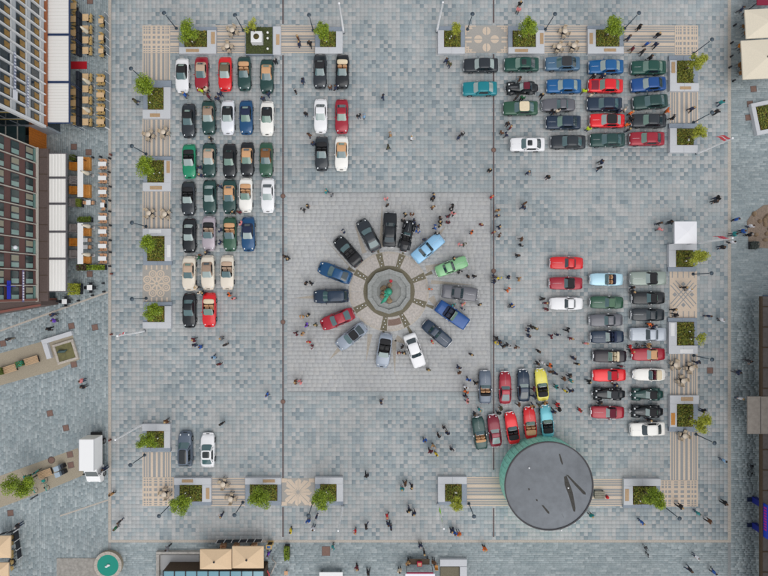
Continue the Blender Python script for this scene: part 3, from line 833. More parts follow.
POSES = [{'stride': 0, 'arms': ((0, 0), (0, 0))}, {'stride': .9, 'arms': ((-.9, .1), (.9, .2))}, {'stride': .15, 'arms': ((.4, .9), (.5, .95))}, {'stride': -.8, 'arms': ((.8, .2), (-.8, .1))},
         {'stride': 0, 'bend': .35, 'arms': ((.5, .3), (.3, .2))}, {'stride': .2, 'arms': ((-.1, .1), (.7, .9))}]
BODY = []
for k, ps in enumerate(POSES):
    n, e = body(ps); me = skin_mesh('person_body', n, e, 1)
    me.materials.clear()
    for i in range(4): me.materials.append(None)
    hands = [Vector(n['pal'][:3]), Vector(n['par'][:3])]
    nk = n['neck'][2]
    for p in me.polygons:
        c = p.center
        if min((c - h).length for h in hands) < .09: p.material_index = 2
        elif c.z > nk - .02: p.material_index = 2
        elif c.z < .085: p.material_index = 3
        elif c.z < .86 and not any(abs(c.x) > .17 and c.z > .6 for _ in (0,)): p.material_index = 1
        else: p.material_index = 0
    hd = Vector(n['head'][:3])
    hair = MB(); hair.ball((hd.x, hd.y - .022, hd.z + .045), (.105, .12, .105), 10, 6)
    hair.v = [(x, y, max(z, hd.z + .03 - max(0, hd.y + .02 - y) * .9)) for x, y, z in hair.v]
    eyes = MB()
    for s in (-1, 1): eyes.ball((hd.x + s * .032, hd.y + .083, hd.z + .018), .011, 6, 4)
    ears = MB()
    for s in (-1, 1): ears.ball((hd.x + s * .088, hd.y - .01, hd.z), (.012, .022, .032), 6, 4)
    fg = fingers(n, 'l', -1); f2 = fingers(n, 'r', 1); fg.add(f2.v, f2.f, 0, True)
    BODY.append((me, hair.mesh('hair', [None]), eyes.mesh('eyes', [HAIRS[0]]), ears.mesh('ears', [SKIN]), fg.mesh('fingers', [SKIN])))
PR = random.Random(17)
def person(px, py, col, pose=None, face=None, z=.004, hat=None):
    b = P(px, py, 1.1); b.z = z
    k = pose if pose is not None else PR.choice((0, 1, 2, 3, 0, 5, 1, 2))
    me, hm, em, am, fm = BODY[k]
    a = face if face is not None else PR.uniform(0, 6.28)
    o = bpy.data.objects.new('person', me); COL.objects.link(o); o.location = b; o.rotation_euler = (0, 0, a)
    s = PR.uniform(.88, .98); o.scale = (s * 1.22, s * 1.22, s * .95)
    for i, m in enumerate((CLOM[col], PR.choice(TROU[:3] if PR.random() < .8 else TROU), SKIN, SHOE)):
        o.material_slots[i].link = 'OBJECT'; o.material_slots[i].material = m
    put('hair', hm, o, m=PR.choice(HAIRS)); put('eyes', em, o); put('ears', am, o); put('fingers', fm, o)
    word = {1: 'walking', 3: 'walking', 4: 'bending forward', 2: 'standing with raised hands'}.get(k, 'standing')
    reg(o, 'person in %s top %s' % (col, word) if col not in ('dark',) else 'person in dark clothes %s' % word, 'person', 'people on the square')
PEOPLE = '''184,94,blue 200.6,90,lime 205.5,88.5,cream 207.5,95.5,maroon 219.5,93,navy 217,98,navy 134.5,100.5,olive 275,60.5,black 268,93.5,navy 262.5,98,navy 302.5,80,navy 295,90,black 305.5,113,black
330,87,brown 335.5,87,navy 297.5,37,brown 299,43,navy 309.5,42.5,black 358.5,115,black 364.5,115.5,light_blue 383,96,navy 446.5,60,navy 450,63,olive 508,123,dark 519,8.5,pink 520.5,3,black 520.5,78.3,brown 517,97,dark 523,97,green
542.5,94.5,black 553.5,111,black 557.8,110.5,cream 594.5,75.3,black 604,74.8,navy 585,90,lime 592,94.5,cream 620,110,navy 626,108.5,cream 632,112,orange 632,118,black 628,124,orange 629.5,129.5,dark 589,128.5,lime 629.5,37,navy 633.5,48,maroon
659,34,black 648,43,blue 657,43.5,navy 643.5,51,dark 651,57,black 668,110,orange 674,117,black 693,108,navy 722,102,teal 718,111,dark 640.5,26,black 210,138,black 199,167,navy 200,175,navy 219,186,navy 233,212,black 239,212,maroon 220,230,navy 219.5,242,navy
240.5,223,pink 206,252.5,dark 198,255,brown 309,134.5,brown 313,143.5,navy 326,191,teal 331,194,grey 303,209,black 307,206,dark 344,231,navy 284.5,256,black 390.5,134,tan 388,146.5,olive 411.5,137,white 459,136.5,navy 463,133.5,dark 502,132,brown 507,134,navy 511,127,maroon
490,169.5,black 434,195,navy 432.5,199,black 433,207,brown 453,206,black 451,209.5,dark 453.5,213,pink 448.5,216,maroon 440,218,black 440,222,black 435.5,227,blue 440,225.5,black 448,222.5,maroon 405.5,214,black 412,213.5,brown 403,221,black 414,221,navy 418,226,navy
418,231,blue 437,233.5,black 424.5,239,navy 492,196.5,red 498,210,tan 498,215.5,navy 499.5,227,navy 494,232,maroon 500,235,brown 481.5,224.5,maroon 472,232,orange 460.5,244,pink 464.5,244,olive 387.5,205,black 386,198,pink 528.5,172,navy 548.5,176.5,black
525.5,203,brown 524,207,navy 522,239,brown 521.5,245,black 518,255.5,black 602,161.5,navy 600,167.5,black 719,197.5,black 716.5,201,dark 737.5,219,blue 660,223,dark 661,229,pink 671,222,dark 735,234,teal 744,231,blue 751,234.5,black 752,226,white 723,247,black 733,242,white
52,314.5,navy 53,320.5,violet 48,329,black 7.5,339,dark 80.5,381,pink 82,387,dark 198,257.5,green 195.5,287.5,cream 199,292.5,cream 203,293,black 228.5,294.5,orange 233,298.5,pink 193,340,maroon 194,345,navy 200,347,blue 225,345,dark 213,357.5,light_blue 218.5,364.5,maroon 220.5,338.5,grey
288,259,dark 305.5,283,black 311,283,black 302,316,tan 308,315.5,black 306.5,325,violet 315.5,325,olive 295.5,334,maroon 302,333.5,tan 308.5,342,red 312,347,maroon 295,382,brown 299.5,382.5,pink 454,258.5,black 460,272,black 468,276.5,black 474.5,276,black 480,304.5,dark
453.7,304.8,teal 463,309,navy 463.5,304,pink 430.5,289,orange 432.5,342,red 402.5,347,black 399,352.5,maroon 404,353,dark 428.5,370,olive 471.5,354.5,dark 459,367.5,navy 459.5,372.8,brown 468.5,380,blue 494,276.5,navy 494.5,281.5,navy 499.5,278,yellow 508.5,277,navy 508.5,290,orange
511.5,306,navy 497,338.5,dark 496.5,343.5,yellow 500.5,342,navy 504,346.5,dark 508.5,345,dark 476.2,383,black 519.5,279,tan 513,305,blue 543,299,dark 546.5,303,maroon 547,309,maroon 529,330,navy 531.5,326.8,dark 536,328.5,olive 529,336,navy 552,336.5,maroon 558.5,335,navy
568.5,330,black 572,338.5,maroon 587,343.5,pink 517,347.5,brown 539,351.5,black 574,358.5,navy 578,364,black 538,363.5,black 543,363,white 550.5,365.5,orange 551.5,372,brown 556,373.5,navy 564.5,379,brown 570,375.5,dark 572,381,teal 590,382,black 633,287.5,black 633,292,dark 622.5,366.5,maroon
631,347,red 633,351.5,red 685.5,287.5,black 690.5,289.5,white 675,309.5,black 676,315,dark 651,324,orange 655,326.5,navy 709.5,316,navy 722.5,320,white 649.5,345.5,tan 641,345.5,grey 698.5,362.5,navy 739,372.5,navy 750,361,dark 104,469,navy
110.5,495,tan 166,421.5,brown 221,424,black 266.5,395,blue 381,402,navy 366.5,476,dark 466,387,white 466,392,orange 465.5,396.5,navy 467.5,401,pink 474.5,414.5,black 480,410.5,teal 501.5,408.5,olive 499,413.5,black 444.5,428.5,dark 447.5,433.5,navy 438.5,436,black 425,441,blue
434,446.5,tan 430.5,451.5,maroon 436.5,454.5,yellow 452,450,dark 405.5,484,brown 412,487,black 402,489.5,teal 409,511,black 414,514,navy 534.2,389,maroon 535,397,navy 556.5,387,teal 566,391.5,yellow 571.5,391,navy 557.5,404.5,red 560,409.5,dark 554,412,navy 519.5,405,brown
533,406.5,tan 540,406,olive 546,403.2,tan 580.5,410.5,red 600.5,403,dark 616,385.3,navy 650,420.2,dark 704,411,black 725,461,light_blue 741.5,398.5,white 725.5,503.5,black 681,507,dark 114.5,529,green 118.5,522.5,dark 17,526.5,dark 221,516.5,navy 167,549,grey
290.5,531.5,yellow 313,529,white 308,521.5,blue 316,518,navy 355.5,532.5,red 366,527,black 332.5,548,teal 357,568.5,maroon 368,573,dark 268,555,violet 387,517,red 388.5,524.5,navy 391,528.5,navy 452,531,navy 454.8,533.2,blue 459,534.5,orange 485,549,orange 420.5,546,navy
424.5,553.5,black 408,563.5,tan 399.5,571,cream 434,563,brown 592,516,teal 643,523,blue 699.5,514,teal 710.5,522,brown 698,558,white 691,570.5,dark 715,573,blue 743,8,navy'''
# ------------------------------------------------------------------ cars
def lerp(tab, t):
    for (a, va), (b, vb) in zip(tab, tab[1:]):
        if t <= b: return va + (vb - va) * (t - a) / (b - a)
    return tab[-1][1]
KIND = {
 'roadster': dict(L=4.12, W=1.66, zt=[(-1, .50), (-.97, .62), (-.88, .74), (-.6, .83), (.15, .85), (.35, .82), (.62, .76), (.84, .66), (.95, .54), (1, .42)],
    pl=[(-1, .55), (-.98, .70), (-.93, .84), (-.84, .93), (-.62, .99), (-.2, .97), (.2, .965), (.55, 1), (.75, .97), (.87, .88), (.95, .73), (.985, .58), (1, .42)], belt=(-.66, .33), roof=(-.40, -.08), zr=1.18, cw=(.86, .66), wb=(.56, -.55), wr=.29, cock=(-.42, .22), chrome=False),
 'saloon': dict(L=4.22, W=1.67, zt=[(-1, .58), (-.985, .80), (-.9, .86), (-.5, .89), (.3, .89), (.45, .86), (.93, .77), (.985, .70), (1, .5)],
    pl=[(-1, .86), (-.98, .93), (-.92, .975), (-.7, 1), (.6, 1), (.88, .97), (.965, .92), (.99, .87), (1, .82)], belt=(-.76, .40), roof=(-.44, .15), zr=1.34, cw=(.92, .74), wb=(.58, -.52), wr=.30, cock=(-.4, .2), chrome=True),
 'coupe': dict(L=4.15, W=1.72, zt=[(-1, .52), (-.97, .68), (-.85, .82), (-.5, .88), (.2, .88), (.5, .80), (.82, .68), (.95, .55), (1, .42)],
    pl=[(-1, .62), (-.97, .78), (-.9, .90), (-.7, .985), (-.2, .98), (.4, 1), (.7, .97), (.86, .88), (.95, .74), (1, .46)], belt=(-.82, .40), roof=(-.42, .06), zr=1.28, cw=(.90, .70), wb=(.58, -.55), wr=.32, cock=(-.42, .2), chrome=False),
 'classic': dict(L=4.12, W=1.56, zt=[(-1, .46), (-.97, .62), (-.85, .72), (-.5, .78), (.2, .80), (.6, .76), (.9, .68), (.975, .6), (1, .45)],
    pl=[(-1, .66), (-.97, .80), (-.9, .90), (-.6, .98), (0, 1), (.6, .98), (.85, .92), (.95, .83), (.985, .74), (1, .62)], belt=(-.52, .17), roof=(-.36, -.04), zr=1.14, cw=(.88, .68), wb=(.60, -.55), wr=.30, cock=(-.40, .12), chrome=True),
 'grand tourer': dict(L=4.05, W=1.56, zt=[(-1, .44), (-.96, .58), (-.8, .72), (-.4, .78), (.1, .80), (.5, .76), (.85, .62), (.96, .48), (1, .40)],
    pl=[(-1, .52), (-.97, .70), (-.9, .84), (-.7, .95), (-.3, .99), (.3, .96), (.65, .92), (.85, .80), (.95, .64), (1, .42)], belt=(-.80, .14), roof=(-.30, -.08), zr=1.14, cw=(.84, .62), wb=(.58, -.56), wr=.31, cock=(-.42, .08), chrome=True),
 'american classic': dict(L=4.4, W=1.72, zt=[(-1, .55), (-.985, .76), (-.9, .82), (-.3, .84), (.3, .84), (.9, .80), (.985, .74), (1, .5)],
    pl=[(-1, .84), (-.98, .92), (-.9, .97), (-.4, 1), (.5, .99), (.9, .95), (.98, .90), (1, .82)], belt=(-.52, .20), roof=(-.32, .0), zr=1.24, cw=(.90, .72), wb=(.60, -.52), wr=.31, cock=(-.42, .10), chrome=True),
 'suv': dict(L=4.2, W=1.74, zt=[(-1, .60), (-.98, .88), (-.9, .95), (.3, .96), (.5, .92), (.85, .82), (.96, .68), (1, .5)],
    pl=[(-1, .74), (-.98, .85), (-.9, .94), (-.6, 1), (.5, .99), (.8, .93), (.93, .82), (.985, .66), (1, .5)], belt=(-.95, .46), roof=(-.80, .14), zr=1.50, cw=(.92, .72), wb=(.60, -.58), wr=.34, cock=(-.4, .2), chrome=False),
 'vintage car': dict(L=4.05, W=1.58, zt=[(-1, .50), (-.97, .66), (-.8, .82), (-.5, .88), (.15, .92), (.6, .90), (.88, .84), (.93, .6), (1, .45)],
    pl=[(-1, .42), (-.97, .52), (-.85, .62), (-.5, .74), (-.1, .76), (.2, .66), (.6, .50), (.88, .38), (.95, .32), (1, .26)], belt=(-.60, .18), roof=(-.40, -.02), zr=1.36, cw=(.88, .70), wb=(.62, -.56), wr=.33, cock=(-.40, .08), chrome=True, vintage=True),
}
GLASS = [mat('glass_teal', srgb(72, 102, 106), .05, spec=.9, coat=.5), mat('glass_pale', srgb(150, 166, 164), .08, spec=.9, coat=.5), mat('glass_dark', srgb(46, 62, 68), .05, spec=.9, coat=.5), mat('glass_green', srgb(104, 134, 122), .06, spec=.9, coat=.5)]  # opaque; paler ones carry reflected sky in their base colour besides the tint
GLS = mat('glass_side', srgb(30, 36, 40), .06, spec=.8)
CHROME = mat('chrome', srgb(200, 202, 206), .15, metal=1.0); BLK = mat('black_plastic', srgb(28, 29, 31), .5); TYRE = mat('tyre', srgb(26, 26, 27), .85)
RIM = mat('alloy_rim', srgb(168, 170, 174), .3, metal=.9); HL = mat('headlight_lens', srgb(226, 230, 232), .1, spec=.9, coat=.5); TL = mat('tail_lens', srgb(120, 18, 22), .2, coat=.3)
PLATE = mat('number_plate', srgb(226, 226, 222), .5)
def ztc(K, t): return lerp(K['zt'], t)
def build_kind(kind, K):
    L, W = K['L'], K['W']; H = L / 2; out = {}
    vint = K.get('vintage')
    ts = set([a for a, _ in K['zt']] + [a for a, _ in K['pl']] + [K['cock'][0], K['cock'][1]])
    ar = K['wr'] + .06
    if not vint:
        for w in K['wb']:
            for d in (-1.08, -1.0, -.8, -.4, 0, .4, .8, 1.0, 1.08): ts.add(w + d * ar / H)
    ts = sorted(t for t in ts if -1 <= t <= 1)
    tt = [ts[0]]
    for t in ts[1:]:
        if t - tt[-1] > .008 or t in K['cock']: tt.append(t)
    if tt[-1] < 1: tt[-1] = 1
    ts = tt
    def zb(t):
        if vint: return .34
        b = .20
        for w in K['wb']:
            d = abs(t - w) * H
            if d < ar: b = max(b, K['wr'] + math.sqrt(max(0, ar * ar - d * d)) - .0)
        if t < -.95 or t > .95: b = max(b, .26)
        return b
    def ring(t):
        hw = lerp(K['pl'], t) * W / 2; z = ztc(K, t); b = zb(t); cr = .055 if abs(t) < .9 else .03
        b = min(b, z - .12)
        zs = max(z - .09, b + .06); zm = max(min(.50, zs - .03), b + .03)
        half = [(0, z + cr), (.35 * hw, z + cr * .85), (.66 * hw, z + cr * .45), (.84 * hw, z - .005), (.93 * hw, z - .03), (.975 * hw, zs), (hw, zm), (.975 * hw, b), (.55 * hw, b + .02)]
        pts = [(x, z_) for x, z_ in half] + [(-x, z_) for x, z_ in reversed(half[1:])]
        return pts
    mb = MB(); rows = []
    vs = []; fs = []
    n = None
    for t in ts:
        r = ring(t); n = len(r)
        for x, z in r: vs.append((x, t * H, z))
    def body_mesh(open_):
        fs = []
        for k in range(len(ts) - 1):
            inn = open_ and ts[k] >= K['cock'][0] - 1e-6 and ts[k + 1] <= K['cock'][1] + 1e-6
            for i in range(n):
                j = (i + 1) % n
                if inn and (i < 3 or i >= n - 3): continue
                fs.append((k * n + i, k * n + j, (k + 1) * n + j, (k + 1) * n + i))
        fs.append(tuple(range(n))); a = (len(ts) - 1) * n
        fs.append(tuple(range(a + n - 1, a - 1, -1)))
        m_ = MB(); m_.add(vs, fs, 0, True)
        return m_.mesh('body')
    out['body'] = body_mesh(False); out['body_open'] = body_mesh(True)
    def hwz(t): return lerp(K['pl'], t) * W / 2
    # bonnet / boot panels, proud of the body
    def panel(t0, t1, fx, nm, dz=.006):
        m_ = MB(); q = []; N = 6; M_ = 6
        for k in range(N + 1):
            t = t0 + (t1 - t0) * k / N; hw = hwz(t); z = ztc(K, t)
            for i in range(M_ + 1):
                u = -1 + 2 * i / M_; cr = .055
                au = abs(u * fx)
                zz = z + (cr if au < .35 else cr * (1 - (au - .35) / .55)) * (1 if abs(t) < .9 else .6)
                q.append((u * fx * hw, t * H, zz + dz))
        f = [(k * (M_ + 1) + i, k * (M_ + 1) + i + 1, (k + 1) * (M_ + 1) + i + 1, (k + 1) * (M_ + 1) + i) for k in range(N) for i in range(M_)]
        m_.add(q, f, 0, True); return m_.mesh(nm)
    out['bonnet'] = panel(K['belt'][1] + .05, .90, .70, 'bonnet')
    if K['belt'][0] > -.85: out['boot_lid'] = panel(-.92, K['belt'][0] - .04, .70, 'boot_lid')
    # greenhouse
    zbelt = ztc(K, 0) - .01; b0, b1 = [x * H for x in K['belt']]; r0, r1 = [x * H for x in K['roof']]
    zr = K['zr']; cb, ct = K['cw'][0] * W / 2 * (hwz(-.1) / (W / 2)), K['cw'][1] * W / 2
    if vint: ct = min(ct, cb * .86)
    def gsec(s): return b0 + (r0 - b0) * s, b1 + (r1 - b1) * s, cb + (ct - cb) * s, zbelt + (zr - zbelt) * s
    m_ = MB(); N = 32; q = []
    levels = [(0, 1, 0), (.5, 1, 0), (.84, 1, 0), (.95, .975, 0), (1.0, .90, 0), (1.03, .6, 0), (1.045, .2, 0)]
    for s, k, _ in levels:
        a, b, c, z = gsec(min(s, 1.0)); z = zbelt + (zr - zbelt) * s; my, ly = (a + b) / 2, (b - a) / 2
        for i in range(N):
            p = 2 * math.pi * i / N; e_ = .38
            cx_, sy_ = math.cos(p), math.sin(p)
            q.append((c * k * math.copysign(abs(cx_) ** e_, cx_), my + ly * k * math.copysign(abs(sy_) ** e_, sy_), z))
    f = [(k * N + i, k * N + (i + 1) % N, (k + 1) * N + (i + 1) % N, (k + 1) * N + i) for k in range(len(levels) - 1) for i in range(N)]
    a = (len(levels) - 1) * N; f.append(tuple(range(a, a + N)))
    m_.add(q, f, 0, True); out['cabin'] = m_.mesh('cabin')
    # roof slab (for contrasting roofs and sunroofs)
    a, b, c, z = gsec(1)
    def slabm(y0, y1, cx_, z0, nm):
        m_ = MB(); N = 20; q = []
        for k, zz in ((1, z0 - .02), (1, z0 + .008), (.93, z0 + .016), (.4, z0 + .018)):
            for i in range(N):
                p = 2 * math.pi * i / N; e_ = .35
                q.append((cx_ * k * math.copysign(abs(math.cos(p)) ** e_, math.cos(p)), (y0 + y1) / 2 + (y1 - y0) / 2 * k * math.copysign(abs(math.sin(p)) ** e_, math.sin(p)), zz))
        f = [(k * N + i, k * N + (i + 1) % N, (k + 1) * N + (i + 1) % N, (k + 1) * N + i) for k in range(3) for i in range(N)]
        f.append(tuple(range(3 * N, 4 * N))); m_.add(q, f, 0, True); return m_.mesh(nm)
    zroof = zr + (zr - zbelt) * .045
    out['roof'] = slabm(a + .0, b - .0, c * .97, zroof, 'roof')
    out['sunroof'] = slabm((a + b) / 2 - .1, b - .14, c * .55, zroof, 'sunroof')
    out['panorama'] = slabm(a + .12, b - .1, c * .74, zroof, 'sunroof')
    # glass panes: offset from hull
    def pane(front, s0, s1, fr, off=.022, nm='windscreen'):
        m_ = MB(); q = []; M_ = 8; N_ = 3
        for k in range(N_ + 1):
            s = s0 + (s1 - s0) * k / N_; a, b, c, z = gsec(s)
            for i in range(M_ + 1):
                u = -1 + 2 * i / M_; x = u * fr * c
                yy = abs(u * fr) ** (1 / .38)           # follow superellipse
                e_ = (max(0, 1 - abs(u * fr) ** (2 / .38))) ** (.38 / 2)
                ly = (b - a) / 2
                y = (a + b) / 2 + (1 if front else -1) * (ly * e_ + off)
                q.append((x, y, z + off * .6))
        f = [(k * (M_ + 1) + i, k * (M_ + 1) + i + 1, (k + 1) * (M_ + 1) + i + 1, (k + 1) * (M_ + 1) + i) for k in range(N_) for i in range(M_)]
        m_.add(q, f, 0, True); return m_.mesh(nm)
    out['windscreen'] = pane(True, .04, .93, .86); out['rear_window'] = pane(False, .08, .90, .80, nm='rear_window'); out['rear_small'] = pane(False, .35, .85, .55, nm='rear_window')
    for s_ in (1, -1):
        m_ = MB(); q = []
        for k in range(4):
            s = .10 + .76 * k / 3; a, b, c, z = gsec(s); my, ly = (a + b) / 2, (b - a) / 2
            for i in range(5):
                u = -.80 + 1.60 * i / 4
                q.append((s_ * (c * (1 - abs(u) ** 5.3) ** .19 + .012), my + ly * u, z))
        f = [(k * 5 + i, k * 5 + i + 1, (k + 1) * 5 + i + 1, (k + 1) * 5 + i) for k in range(3) for i in range(4)]
        m_.add(q, f, 0, True); out['side_window%d' % s_] = m_.mesh('side_window')
    # open cockpit
    c0, c1 = K['cock'][0] * H, K['cock'][1] * H; cw_ = hwz(-.1) * .80
    m_ = MB(); zf = .34; zt_ = ztc(K, -.1) - .02
    m_.add([(-cw_, c0, zf), (cw_, c0, zf), (cw_, c1, zf), (-cw_, c1, zf), (-cw_ * 1.06, c0 - .02, zt_), (cw_ * 1.06, c0 - .02, zt_), (cw_ * 1.06, c1 + .02, zt_), (-cw_ * 1.06, c1 + .02, zt_)],
           [(0, 1, 2, 3), (0, 4, 5, 1), (1, 5, 6, 2), (2, 6, 7, 3), (3, 7, 4, 0)]); out['tub'] = m_.mesh('cockpit_tub')
    m_ = MB(); m_.box((0, c1 - .12, zt_ - .06), (cw_ * 2, .30, .16), b=.03); out['dash'] = m_.mesh('dashboard')
    sw = cw_ * .82; sy0 = c0 + .30 * 1.0
    m_ = MB(); m_.box((0, sy0 + .34, .50), (sw, .50, .16), b=.05); m_.box((0, sy0 + .02, .72), (sw, .20, .52), b=.07); m_.box((0, sy0 - .01, 1.0), (sw * .5, .13, .14), b=.05); out['seat'] = m_.mesh('seat')
    out['seatx'] = cw_ * .48
    m_ = MB(); m_.torus((0, 0, 0), .17, .016, 'y', 14, 5); m_.tube([(-.16, 0, 0), (.16, 0, 0)], .012, 5); m_.tube([(0, 0, 0), (0, .25, -.1)], .02, 5); out['wheelst'] = m_.mesh('steering_wheel'); out['stw'] = (-cw_ * .48, sy0 + .72, zt_ + .02)
    m_ = MB(); N = 16; q = []
    y0_, y1_ = max(K['belt'][0], K['cock'][0] - .30) * H, c0 + .10
    for k, zz in ((1, zt_ - .04), (1, zt_ + .07), (.9, zt_ + .13), (.4, zt_ + .15)):
        for i in range(N):
            p = 2 * math.pi * i / N; e_ = .5
            q.append((cw_ * 1.02 * k * math.copysign(abs(math.cos(p)) ** e_, math.cos(p)), (y0_ + y1_) / 2 + (y1_ - y0_) / 2 * k * math.copysign(abs(math.sin(p)) ** e_, math.sin(p)), zz))
    f = [(k * N + i, k * N + (i + 1) % N, (k + 1) * N + (i + 1) % N, (k + 1) * N + i) for k in range(3) for i in range(N)] + [tuple(range(3 * N, 4 * N))]
    m_.add(q, f, 0, True); out['folded'] = m_.mesh('folded_top')
    # screen frame for open cars: follows windscreen outline
    m_ = MB(); a0_ = gsec(.04); a1_ = gsec(.93)
    def fp(s, u):
        a, b, c, z = gsec(s); e_ = (max(0, 1 - abs(u) ** (2 / .38))) ** (.38 / 2)
        return (u * c, (a + b) / 2 + (b - a) / 2 * e_ + .022, z + .014)
    m_.tube([fp(.0, -.90), fp(.95, -.88), fp(.96, -.5), fp(.96, 0), fp(.96, .5), fp(.95, .88), fp(.0, .90)], .022, 6); out['frame'] = m_.mesh('windscreen_frame')
    # wheels
    wr = K['wr']
    m_ = MB()
    pr_ = [(wr * .62, -.095), (wr * .95, -.095), (wr, -.07), (wr, .07), (wr * .95, .095), (wr * .62, .095)]
    m_.lathe(pr_, n=20, cap=False); m_.v = [(z, x, y) for x, y, z in m_.v]; out['tyre'] = m_.mesh('wheel', [TYRE])
    m_ = MB(); m_.lathe([(wr * .64, -.08), (wr * .64, .08), (wr * .55, .085), (wr * .5, .06), (wr * .12, .07), (.03, .08)], n=20); m_.v = [(z, x, y) for x, y, z in m_.v]; out['rim'] = m_.mesh('rim', [RIM])
    # lights, bumpers, mirrors, plates
    tf = .90; hwf = hwz(tf); zf_ = ztc(K, tf)
    m_ = MB()
    if kind in ('roadster', 'coupe', 'suv', 'grand tourer'): m_.ball((0, 0, 0), (.08, .14, .06), 10, 6); out['hlp'] = (hwf * .70, .865 * H, ztc(K, .865) + .0)
    elif vint: m_.ball((0, 0, 0), (.13, .12, .13), 10, 6); out['hlp'] = (W * .24, .80 * H, .82)
    else: m_.ball((0, 0, 0), (.16, .06, .07) if kind == 'saloon' else (.10, .07, .10), 10, 6); out['hlp'] = (hwz(.99) * .70, .992 * H, ztc(K, .985) - .10)
    out['headlight'] = m_.mesh('headlight', [HL])
    m_ = MB(); m_.ball((0, 0, 0), (.12, .05, .05), 8, 5); out['tail_light'] = m_.mesh('tail_light', [TL]); out['tlp'] = (hwz(-.965) * .74, -.965 * H, ztc(K, -.965) - .05)
    for nm, t, sg in (('front', 1.0, 1), ('rear', -1.0, -1)):
        m_ = MB(); w_ = hwz(t * .93) * .99
        pts = [(-w_, (t * .945) * H, .43), (-w_ * .86, t * .99 * H, .43), (0, t * 1.012 * H, .43), (w_ * .86, t * .99 * H, .43), (w_, (t * .945) * H, .43)]
        m_.tube(pts, [.03, .042, .042, .042, .03] if K['chrome'] else [.06, .09, .09, .09, .06], 8); out['bumper_' + nm] = m_.mesh('bumper')
    m_ = MB(); m_.ball((0, 0, 0), (.10, .05, .06), 8, 5); m_.tube([(0, 0, 0), (-.12, -.02, -.06)], .015, 5); out['mirror'] = m_.mesh('mirror'); out['mp'] = (cb + .12, b1 - .42 if not vint else b1 - .3, zbelt + .10)
    m_ = MB(); m_.box((0, 0, 0), (.46, .014, .10)); out['plate'] = m_.mesh('number_plate', [PLATE])
    m_ = MB(); m_.box((0, 0, 0), (hwz(.985) * .8, .05, .16), b=.01); out['grille'] = m_.mesh('grille')
    m_ = MB(); tz = [K['belt'][1] + .06 + (.86 - K['belt'][1]) * q / 6 for q in range(7)]; m_.tube([(0, t * H, ztc(K, t) + .055) for t in tz], .014, 5); out['trim'] = m_.mesh('bonnet_trim')
    # doors: thin skins proud of the flank
    for s_ in (1, -1):
        m_ = MB(); q = []; t0, t1 = K['roof'][0] + .10, K['belt'][1] - .12
        if vint: t0, t1 = -.3, .1
        for k in range(5):
            t = t0 + (t1 - t0) * k / 4; hw = hwz(t); z = ztc(K, t)
            for fx, zz in ((.975, z - .09), (1, .50), (.985, .28 if not vint else .40)): q.append((s_ * (fx * hw + .005), t * H, zz))
        f = [(k * 3 + i, k * 3 + i + 1, (k + 1) * 3 + i + 1, (k + 1) * 3 + i) for k in range(4) for i in range(2)]
        m_.add(q, f, 0, True); out['door%d' % s_] = m_.mesh('door')
    m_ = MB(); m_.box((0, 0, 0), (.03, .14, .03)); out['handle'] = m_.mesh('handle')
    out['hp'] = (hwz(-.15), K['roof'][0] * H + .45, ztc(K, -.1) - .14)
    if vint:
        m_ = MB()
        for s_ in (1,):
            for w in K['wb']:
                y = w * H; q = []; N = 12; X0 = W / 2 - .19
                for k in range(N + 1):
                    a_ = math.pi * (-.08 + 1.16 * k / N); 
                    yy = y + (wr + .16) * 1.15 * math.cos(a_); zz = .30 + (wr + .14) * max(-.1, math.sin(a_))
                    for dx, dz in ((-.20, -.05), (-.10, .02), (0, .04), (.11, .01), (.19, -.07)): q.append((X0 + dx, yy, zz + dz))
                f = [(k * 5 + i, k * 5 + i + 1, (k + 1) * 5 + i + 1, (k + 1) * 5 + i) for k in range(N) for i in range(4)]
                m2 = MB(); m2.add(q, f, 0, True); out['fender%d' % (1 if w > 0 else 0)] = m2.mesh('fender')
                m3 = MB(); m3.add([(-x, yy, zz) for x, yy, zz in q], f, 0, True); out['fenderm%d' % (1 if w > 0 else 0)] = m3.mesh('fender')
        m_.box((W / 2 - .22, 0, .33), (.26, H * .62, .05), b=.02); out['board'] = m_.mesh('running_board')
        m_ = MB(); m_.box((-W / 2 + .22, 0, .33), (.26, H * .62, .05), b=.02); out['boardm'] = m_.mesh('running_board')
    return out
KM = {k: build_kind(k, v) for k, v in KIND.items()}
COLS = {'white': (236, 236, 238), 'crimson': (158, 28, 48), 'bright red': (214, 22, 30), 'dark green': (28, 66, 63), 'black': (22, 27, 33), 'charcoal': (40, 47, 54), 'blue': (14, 92, 150), 'emerald green': (24, 138, 100), 'olive green': (44, 86, 66),
        'mauve': (176, 166, 174), 'cream': (226, 216, 200), 'navy': (30, 50, 72), 'light blue': (140, 188, 222), 'light green': (132, 186, 136), 'grey': (100, 101, 108), 'silver grey': (148, 158, 172), 'teal': (10, 128, 140), 'bottle green': (24, 76, 66),
        'steel blue': (74, 108, 136), 'royal blue': (16, 74, 140), 'sage': (146, 158, 150), 'pale silver': (176, 184, 194), 'aubergine': (34, 28, 38), 'yellow': (232, 222, 96), 'sky blue': (110, 192, 206), 'maroon': (128, 26, 48), 'ice blue': (178, 216, 232), 'slate': (92, 104, 120), 'petrol blue': (16, 74, 118), 'ivory': (240, 238, 232), 'pearl white': (228, 230, 236), 'scarlet': (226, 30, 40)}
FAB = {'black': (34, 34, 37), 'tan': (206, 160, 118), 'taupe': (158, 134, 116), 'brown': (124, 84, 48), 'beige': (190, 164, 142), 'olive': (110, 96, 76), 'navy': (28, 40, 70), 'cream': (224, 208, 178), 'maroon': (100, 24, 44), 'grey': (96, 98, 104), 'white': (232, 230, 226), 'charcoal': (52, 54, 58), 'green': (88, 118, 96), 'red': (190, 24, 40)}
